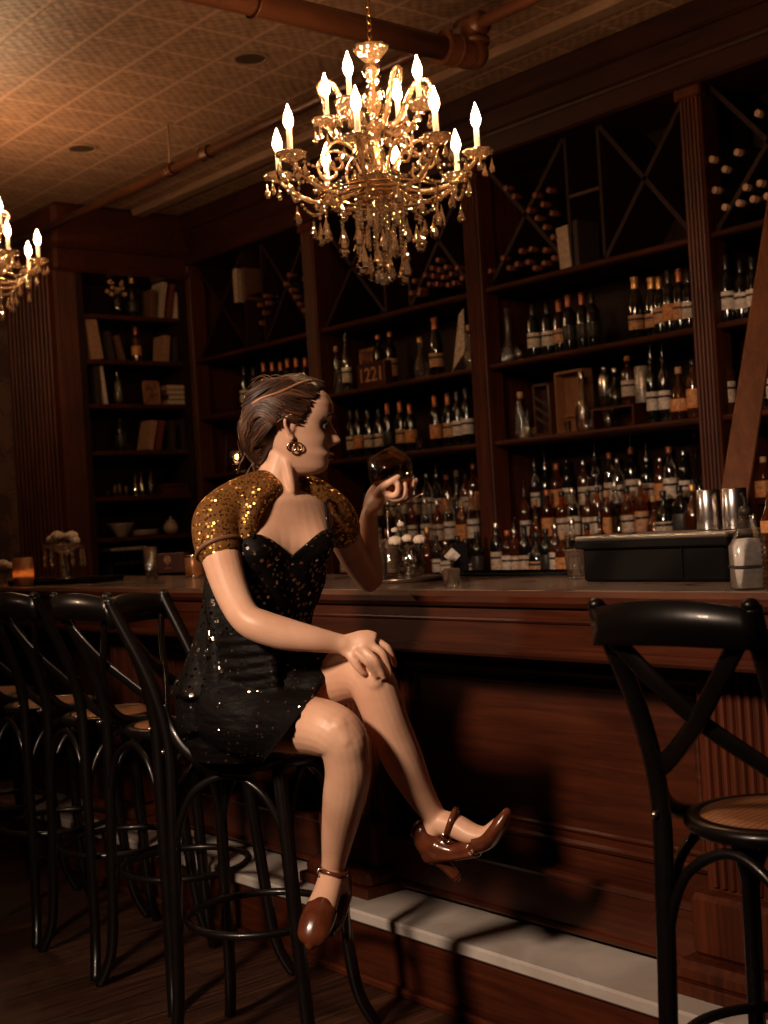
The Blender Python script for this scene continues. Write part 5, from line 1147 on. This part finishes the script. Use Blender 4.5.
# face details
for sg, nm in ((-1, 'right'), (1, 'left')):
    e = MB().ball(hp(.0745, sg*.030, -.003), .0112, 14).build('eye', M_EYE, woman, True, O)
    MB().ball(hp(.0812, sg*.0305, -.003), .0064, 10).build('iris', M_IRIS, e, True, O)
    m = MB()
    s = [Vector(a) for a in spl([tuple(hp(.080, sg*.042, -.004)), tuple(hp(.087, sg*.036, .003)), tuple(hp(.0885, sg*.029, .005)), tuple(hp(.087, sg*.020, .002))], 4)]
    m.tube(s, .0030, 8); m.build('eyelid', M_LASH, woman, True, O)
    m = MB(); s = [Vector(a) for a in spl([tuple(hp(.082, sg*.050, .018)), tuple(hp(.092, sg*.040, .024)), tuple(hp(.099, sg*.028, .025)), tuple(hp(.102, sg*.016, .021))], 4)]
    m.tube(s, [.0014]+[.0032]*(len(s)-1), 8); m.build('eyebrow', M_HAIR, woman, True, O)
m = MB()
for z, r, x in ((-.0685, .0042, .1000), (-.0775, .0048, .0975)):
    s = [Vector(a) for a in spl([tuple(hp(x-.016, -.023, (z-.073)/2)), tuple(hp(x-.002, -.011, z)), tuple(hp(x+.001, 0, z)), tuple(hp(x-.002, .011, z)), tuple(hp(x-.016, .023, (z-.073)/2))], 5)]
    m.tube(s, [r*(.35+.65*math.sin(PI*(k+.5)/len(s))) for k in range(len(s))], 8)
m.build('lips', M_LIP, woman, True, O)
# hair
hair = MB(); RH = Matrix((Fh, Lh, Uh)).transposed()
hair.ball(hp(-.018, 0, .040), (.096, .076, .073), 28, RH); hair.ball(hp(-.056, 0, .005), (.062, .073, .072), 24, RH)
hair.ball(hp(-.086, 0, -.020), (.034, .060, .058), 20, RH); hair.ball(hp(-.072, 0, -.058), (.026, .046, .038), 20, RH)
hair.ball(hp(.040, 0, .066), (.042, .060, .040), 20, RH)
ho = finish(hair, 'hair', M_HAIR, woman, .005, 4, .5)
def hsurf(x, y, sg=-1, lift=0.0):      # point on the hair seen at a photo place, on her near (sg -1) or far side
    cx_, cy_, rx, ry = 281, 418, 50, 46
    q = ((x-cx_)/rx)**2+((y-cy_)/ry)**2
    return P(x, y, 3.10+sg*((.086 if x < 285 or y < 398 else .086-.008*min(1, (x-285)/20))*math.sqrt(max(0.0, 1-q))**.8+lift))
rr = random.Random(11)
st_m = [MB(), MB()]
def strand(pts, r, k, sg=-1, lift=.002):
    s = [hsurf(a, b, sg, lift) for a, b in spl(pts, 5)]; nn = len(s)
    st_m[k].tube(s, [r*(.4+.6*math.sin(PI*(i+1)/(nn+1))) for i in range(nn)], 6)
for sg in (-1, 1):
    for i in range(120):
        u = i/119; j = rr.uniform
        # from the hairline (brow round to the ear) swept back into the low roll
        sx = 324-26*u**1.2+j(-2, 2); sy = 384+38*u+j(-2, 2); ex = 246+j(-3, 6)-4*math.sin(PI*u); ey = 398+54*u+j(-4, 4)
        mx = 286-6*u+j(-3, 3); my = 377+40*u+j(-2, 2)
        strand([(sx, sy), ((sx+mx)/2, (sy+my)/2-3*(1-u)), (mx, my), ((mx+ex)/2, (my+ey)/2-2+j(-2, 2)), (ex, ey)], rr.uniform(.0016, .0034), int(rr.random() < .35), sg)
    for i in range(70):                # the rolled knot at the nape
        u = i/69; j = rr.uniform
        strand([(284-10*u+j(-3, 3), 404+22*u), (262+j(-3, 3)-4*u, 396+20*u), (244-3*u+j(-2, 2)+6*u*u, 414+18*u), (241+4*u+j(-2, 2), 436+14*u), (252+5*u+j(-3, 3), 456+9*u), (266+j(-3, 3), 464+8*u)], rr.uniform(.0018, .0036), int(rr.random() < .3), sg, .004)
for i in range(26):                    # loose ends round the nape and crown
    j = rr.uniform; x0, y0 = 250+j(-6, 14), 440+j(-30, 26)
    strand([(x0, y0), (x0-6+j(-3, 3), y0+8+j(-4, 4)), (x0-8+j(-6, 8), y0+18+j(-5, 5))], j(.0008, .0015), int(j(0, 1) < .5), -1, .006+j(0, .004))
for i in range(14):
    j = rr.uniform; x0 = 255+j(0, 50); strand([(x0+12, 380+j(-3, 6)), (x0, 376+j(-3, 5)), (x0-14, 384+j(-4, 6))], j(.0008, .0014), 1, -1, .004+j(0, .004))
st_m[0].build('dark_strands', M_HAIR, ho, True, O); st_m[1].build('light_strands', M_HAIRL, ho, True, O)
m = MB(); s = [hsurf(a, b, -1, .006) for a, b in spl([(252, 404), (262, 398), (280, 392), (298, 384), (312, 380)], 6)]
m.tube(s, .0032, 8); s = [hsurf(a, b, 1, .006) for a, b in spl([(252, 404), (262, 398), (280, 392), (298, 384), (312, 380)], 6)]; m.tube(s, .0032, 8)
m.build('hair_band', M_BAND, woman, True, O)
for sg in (-1, 1):
    m = MB(); c_ = P(292, 447, 3.034) if sg < 0 else hp(-.006, .073, -.056)
    m.torus(c_, .0105, .0024, 24, 8, Matrix((rh, zh, -fh)).transposed()); m.build('hoop_earring', M_SILV, woman, True, O)
    if sg < 0: MB().torus(c_+rh*.014+zh*.000+fh*.006, .0098, .0016, 24, 8, Matrix((rh, zh, -fh)).transposed()).build('hoop_earring', M_BRASS, woman, True, O)
# dress: bodice following the body to a sweetheart neckline, straps, draped skirt
def neck(th):                          # top edge of the bodice by direction
    a = abs(th)
    if a < .62: return 6.55+1.15*math.sin(a/.62*PI/2)**1.0
    if a < 1.2: return 7.70-.5*(a-.62)
    return 7.40-.35*min(a-1.2, 1.5)
bd = MB(); n = 64; rows = 34
vs = []
for i in range(rows+1):
    for k in range(n):
        th = 2*PI*k/n-PI; top_ = neck(th); h = 2.0+(top_-2.0)*i/rows
        vs.append(tpt(h, th, .0095+(.020 if h < 5.5 else .020*max(0, 1-(h-5.5)/1.0))*(.6+.4*math.sin(9*th+h*2))))
fs = [(i*n+k, i*n+(k+1) % n, (i+1)*n+(k+1) % n, (i+1)*n+k) for i in range(rows) for k in range(n)]
bd.add(vs, fs)
dr = bd.build('dress', M_BOD, woman, True, O); so = dr.modifiers.new('thickness', 'SOLIDIFY'); so.thickness = .004; so.offset = -1
m = MB(); m.tube([tpt(h, .62+.10*(h-7.6), .012) for h in [7.5+.15*k for k in range(13)]]+[tpt(9.7, 1.0, .02), tpt(9.9, 1.6, .02)], .0038, 8)
m.tube([tpt(h, -.62-.10*(h-7.6), .012) for h in [7.5+.15*k for k in range(13)]]+[tpt(9.7, -1.0, .02), tpt(9.9, -1.6, .02)], .0038, 8); m.build('shoulder_strap', M_BOD, dr, True, O)
sk = MB()
limb(sk, [(254, 630, 3.125, .142, .108), (246, 655, 3.13, .150, .118), (238, 685, 3.13, .158, .128), (236, 712, 3.12, .160, .132), (238, 730, 3.11, .155, .130)], 32, (rh*math.cos(1.05)+fh*math.sin(1.05)))
limb(sk, [(214, 680, 3.13, .075), (211, 705, 3.11, .085), (213, 720, 3.10, .080)], 24)
limb(sk, [(228, 705, 3.05, .100), (252, 716, 3.00, .098), (274, 721, 2.955, .082), (295, 724, 2.905, .076), (318, 728, 2.85, .073)], 28)
limb(sk, [(247, 685, 3.15, .105), (290, 682, 3.09, .094), (316, 680, 3.03, .079), (330, 677, 3.00, .070)], 28)
limb(sk, [(258, 690, 3.05, .088), (288, 697, 3.00, .078), (308, 698, 2.965, .066), (316, 694, 2.955, .060)], 24)
for k in range(7):                     # gathered folds running from the hip to the hem
    u = k/6; limb(sk, [(214+6*u, 645+66*u, 3.01-.02*u, .010), (235+12*u, 640+72*u, 2.955, .015), (270+8*u, 640+62*u, 2.925-.01*u, .012)], 10)
for v in sk.v:
    v.z = max(v.z, .744)
    a_, b_, z_ = pj(v); ex = a_-(348-(b_-652)*.80)     # the hem runs from the knee down to the seat
    if ex > 0: v -= rh*(ex*z_/F)
so = finish(sk, 'skirt', M_DRESS, dr, .005, 3, .5)
# gold shrug
sh = MB()
limb(sh, [(262, 489, 3.06, .046), (245, 498, 3.045, .052), (228, 510, 3.025, .057), (218, 522, 3.00, .0585), (217, 538, 2.985, .056), (219, 549, 2.972, .0535)], 26)
limb(sh, [(268, 489, 3.05, .034), (256, 500, 3.015, .030), (249, 520, 2.992, .024), (246, 545, 2.985, .018)], 20)
limb(sh, [(275, 488, 3.14, .042), (302, 492, 3.15, .046), (321, 504, 3.175, .051), (333, 515, 3.20, .0525), (341, 529, 3.228, .050)], 26)
limb(sh, [(262, 500, 3.17, .05), (290, 505, 3.19, .05), (315, 512, 3.20, .05)], 20)
limb(sh, [(238, 515, 3.06, .06), (255, 515, 3.14, .06), (300, 518, 3.20, .055)], 20)
finish(sh, 'shrug', M_GOLD, woman, .005, 3, .5)
m = MB()
for pt in ((221, 552, 2.968, .0545, [219, 549]),):
    a = P(219, 549, 2.972); b = P(223, 560, 2.96); d_ = (b-a).normalized(); M3 = d_.to_track_quat('Z', 'Y').to_matrix(); m.torus(a, .0525, .0055, 32, 8, M3)
m.build('sleeve_cuff', plain('brown_cuff', (.20, .09, .05), .5), woman, True, O)
# shoes
def shoe(fn, name):
    m = MB(); fn(m); return finish(m, name, M_SHOE, woman, .003, 3, .5)
def right_shoe(m):
    limb(m, [(322, 908, 2.885, .036, .029), (316, 924, 2.857, .038, .027), (312, 938, 2.838, .033, .020), (310, 945, 2.830, .020, .012)], 20, RT)
    limb(m, [(340, 880, 2.985, .028), (340, 898, 2.985, .028)], 16)
    limb(m, [(340, 898, 2.98, .026), (332, 920, 2.93, .028, .010), (320, 932, 2.88, .034, .010)], 16, RT)
def left_shoe(m):
    limb(m, [(476, 841, 2.94, .034, .027), (488, 838, 2.928, .036, .024), (500, 824, 2.913, .030, .018), (507, 812, 2.905, .016, .010)], 20, fh)
    limb(m, [(423, 832, 2.992, .029), (430, 842, 2.990, .034), (438, 850, 2.985, .032)], 18)
    limb(m, [(438, 846, 2.98, .030, .024), (456, 850, 2.965, .031, .018), (474, 846, 2.945, .033, .020)], 16, fh)
    limb(m, [(432, 852, 2.99, .028), (455, 856, 2.965, .030, .010), (478, 852, 2.94, .034, .011)], 16, fh)
    limb(m, [(440, 842, 2.962, .012, .006), (448, 850, 2.952, .013, .006)], 10)
for fn, ank, hl, nm, lb in ((right_shoe, ((334, 870, 2.948), (332, 880, 2.95), .031), [(342, 905, 2.995, .018), (345, 928, 3.0, .012), (346, 938, 3.0, .012)], 'high_heeled_shoe', 'brown strapped shoe on the stool footrest'),
                    (left_shoe, ((452, 822, 2.968), (462, 826, 2.962), .0325), [(437, 856, 2.99, .021), (447, 866, 2.99, .015), (456, 876, 2.99, .013)], 'high_heeled_shoe', 'brown strapped shoe hanging in the air')):
    s = shoe(fn, nm); s['label'] = lb
    m = MB(); limb(m, hl, 14); m.build('heel', M_SHOE, s, True, O)
    a, b = P(*ank[0]), P(*ank[1]); M3 = (b-a).normalized().to_track_quat('Z', 'Y').to_matrix()
    vs_ = MB(); n_ = 36
    for i in range(n_):
        for q_ in ((.92, -.006), (1.08, -.006), (1.08, .006), (.92, .006)):
            t_ = 2*PI*i/n_; vs_.v.append(a+M3 @ Vector((ank[2]*q_[0]*math.cos(t_), ank[2]*q_[0]*math.sin(t_), q_[1])))
    vs_.f = [(4*i+j, 4*((i+1) % n_)+j, 4*((i+1) % n_)+(j+1) % 4, 4*i+(j+1) % 4) for i in range(n_) for j in range(4)]
    vs_.build('ankle_strap', M_SHOE, s, True, O)
    bk = P(321, 873, 2.925) if nm and hl[0][0] < 400 else P(446, 838, 2.945)
    MB().torus(bk, .010, .0022, 18, 6, Matrix((RT, UP, -FW)).transposed()).build('buckle', M_SILV, s, True, O)
# brandy glass in her hand
ax = (RT*(-.50)+UP*.86-FW*.06).normalized(); gc = P(408, 501, 3.335)
t = thing('brandy_glass', 'large brandy balloon glass held tilted in the woman\'s raised hand', 'glass', gc)
GM = ax.to_track_quat('Z', 'Y').to_matrix()
MB().lathe([(.0, .004), (.02, .003), (.046, .0), (.046, -.0015), (.0, -.001)], 32, M=GM).build('foot', M_GLASS2, t, True)
MB().lathe([(.012, .003), (.0045, .009), (.004, .022), (.007, .028)], 14, M=GM).build('stem', M_GLASS2, t, True)
bw = [(.0, .028), (.018, .031), (.036, .043), (.051, .062), (.0585, .084), (.057, .100), (.050, .118), (.042, .132), (.038, .142)]
bb_ = MB(); bb_.lathe(spl(bw, 3), 40, M=GM); bb_.torus(GM @ Vector((0, 0, .142)), .038, .0013, 40, 6, GM)
bb_.build('bowl', thin('brandy_glass_bowl', (.99, .98, .97), (1, 1, 1), .02, .045), t, True)
lq = MB(); hz = gc.z+.056
pr = [(.0, .0305), (.017, .033), (.034, .0445), (.049, .063), (.0565, .084)]
for r, z in pr:
    for k in range(28):
        a = 2*PI*k/28; p = GM @ Vector((r*math.cos(a), r*math.sin(a), z))+gc
        p.z = min(p.z, hz); lq.v.append(p)
for i in range(len(pr)-1):
    for k in range(28): lq.f.append((i*28+k, i*28+(k+1) % 28, (i+1)*28+(k+1) % 28, (i+1)*28+k))
lq.f.append(tuple(4*28+k for k in range(28)))
lq.build('brandy', M_BRANDY, t, True, gc)
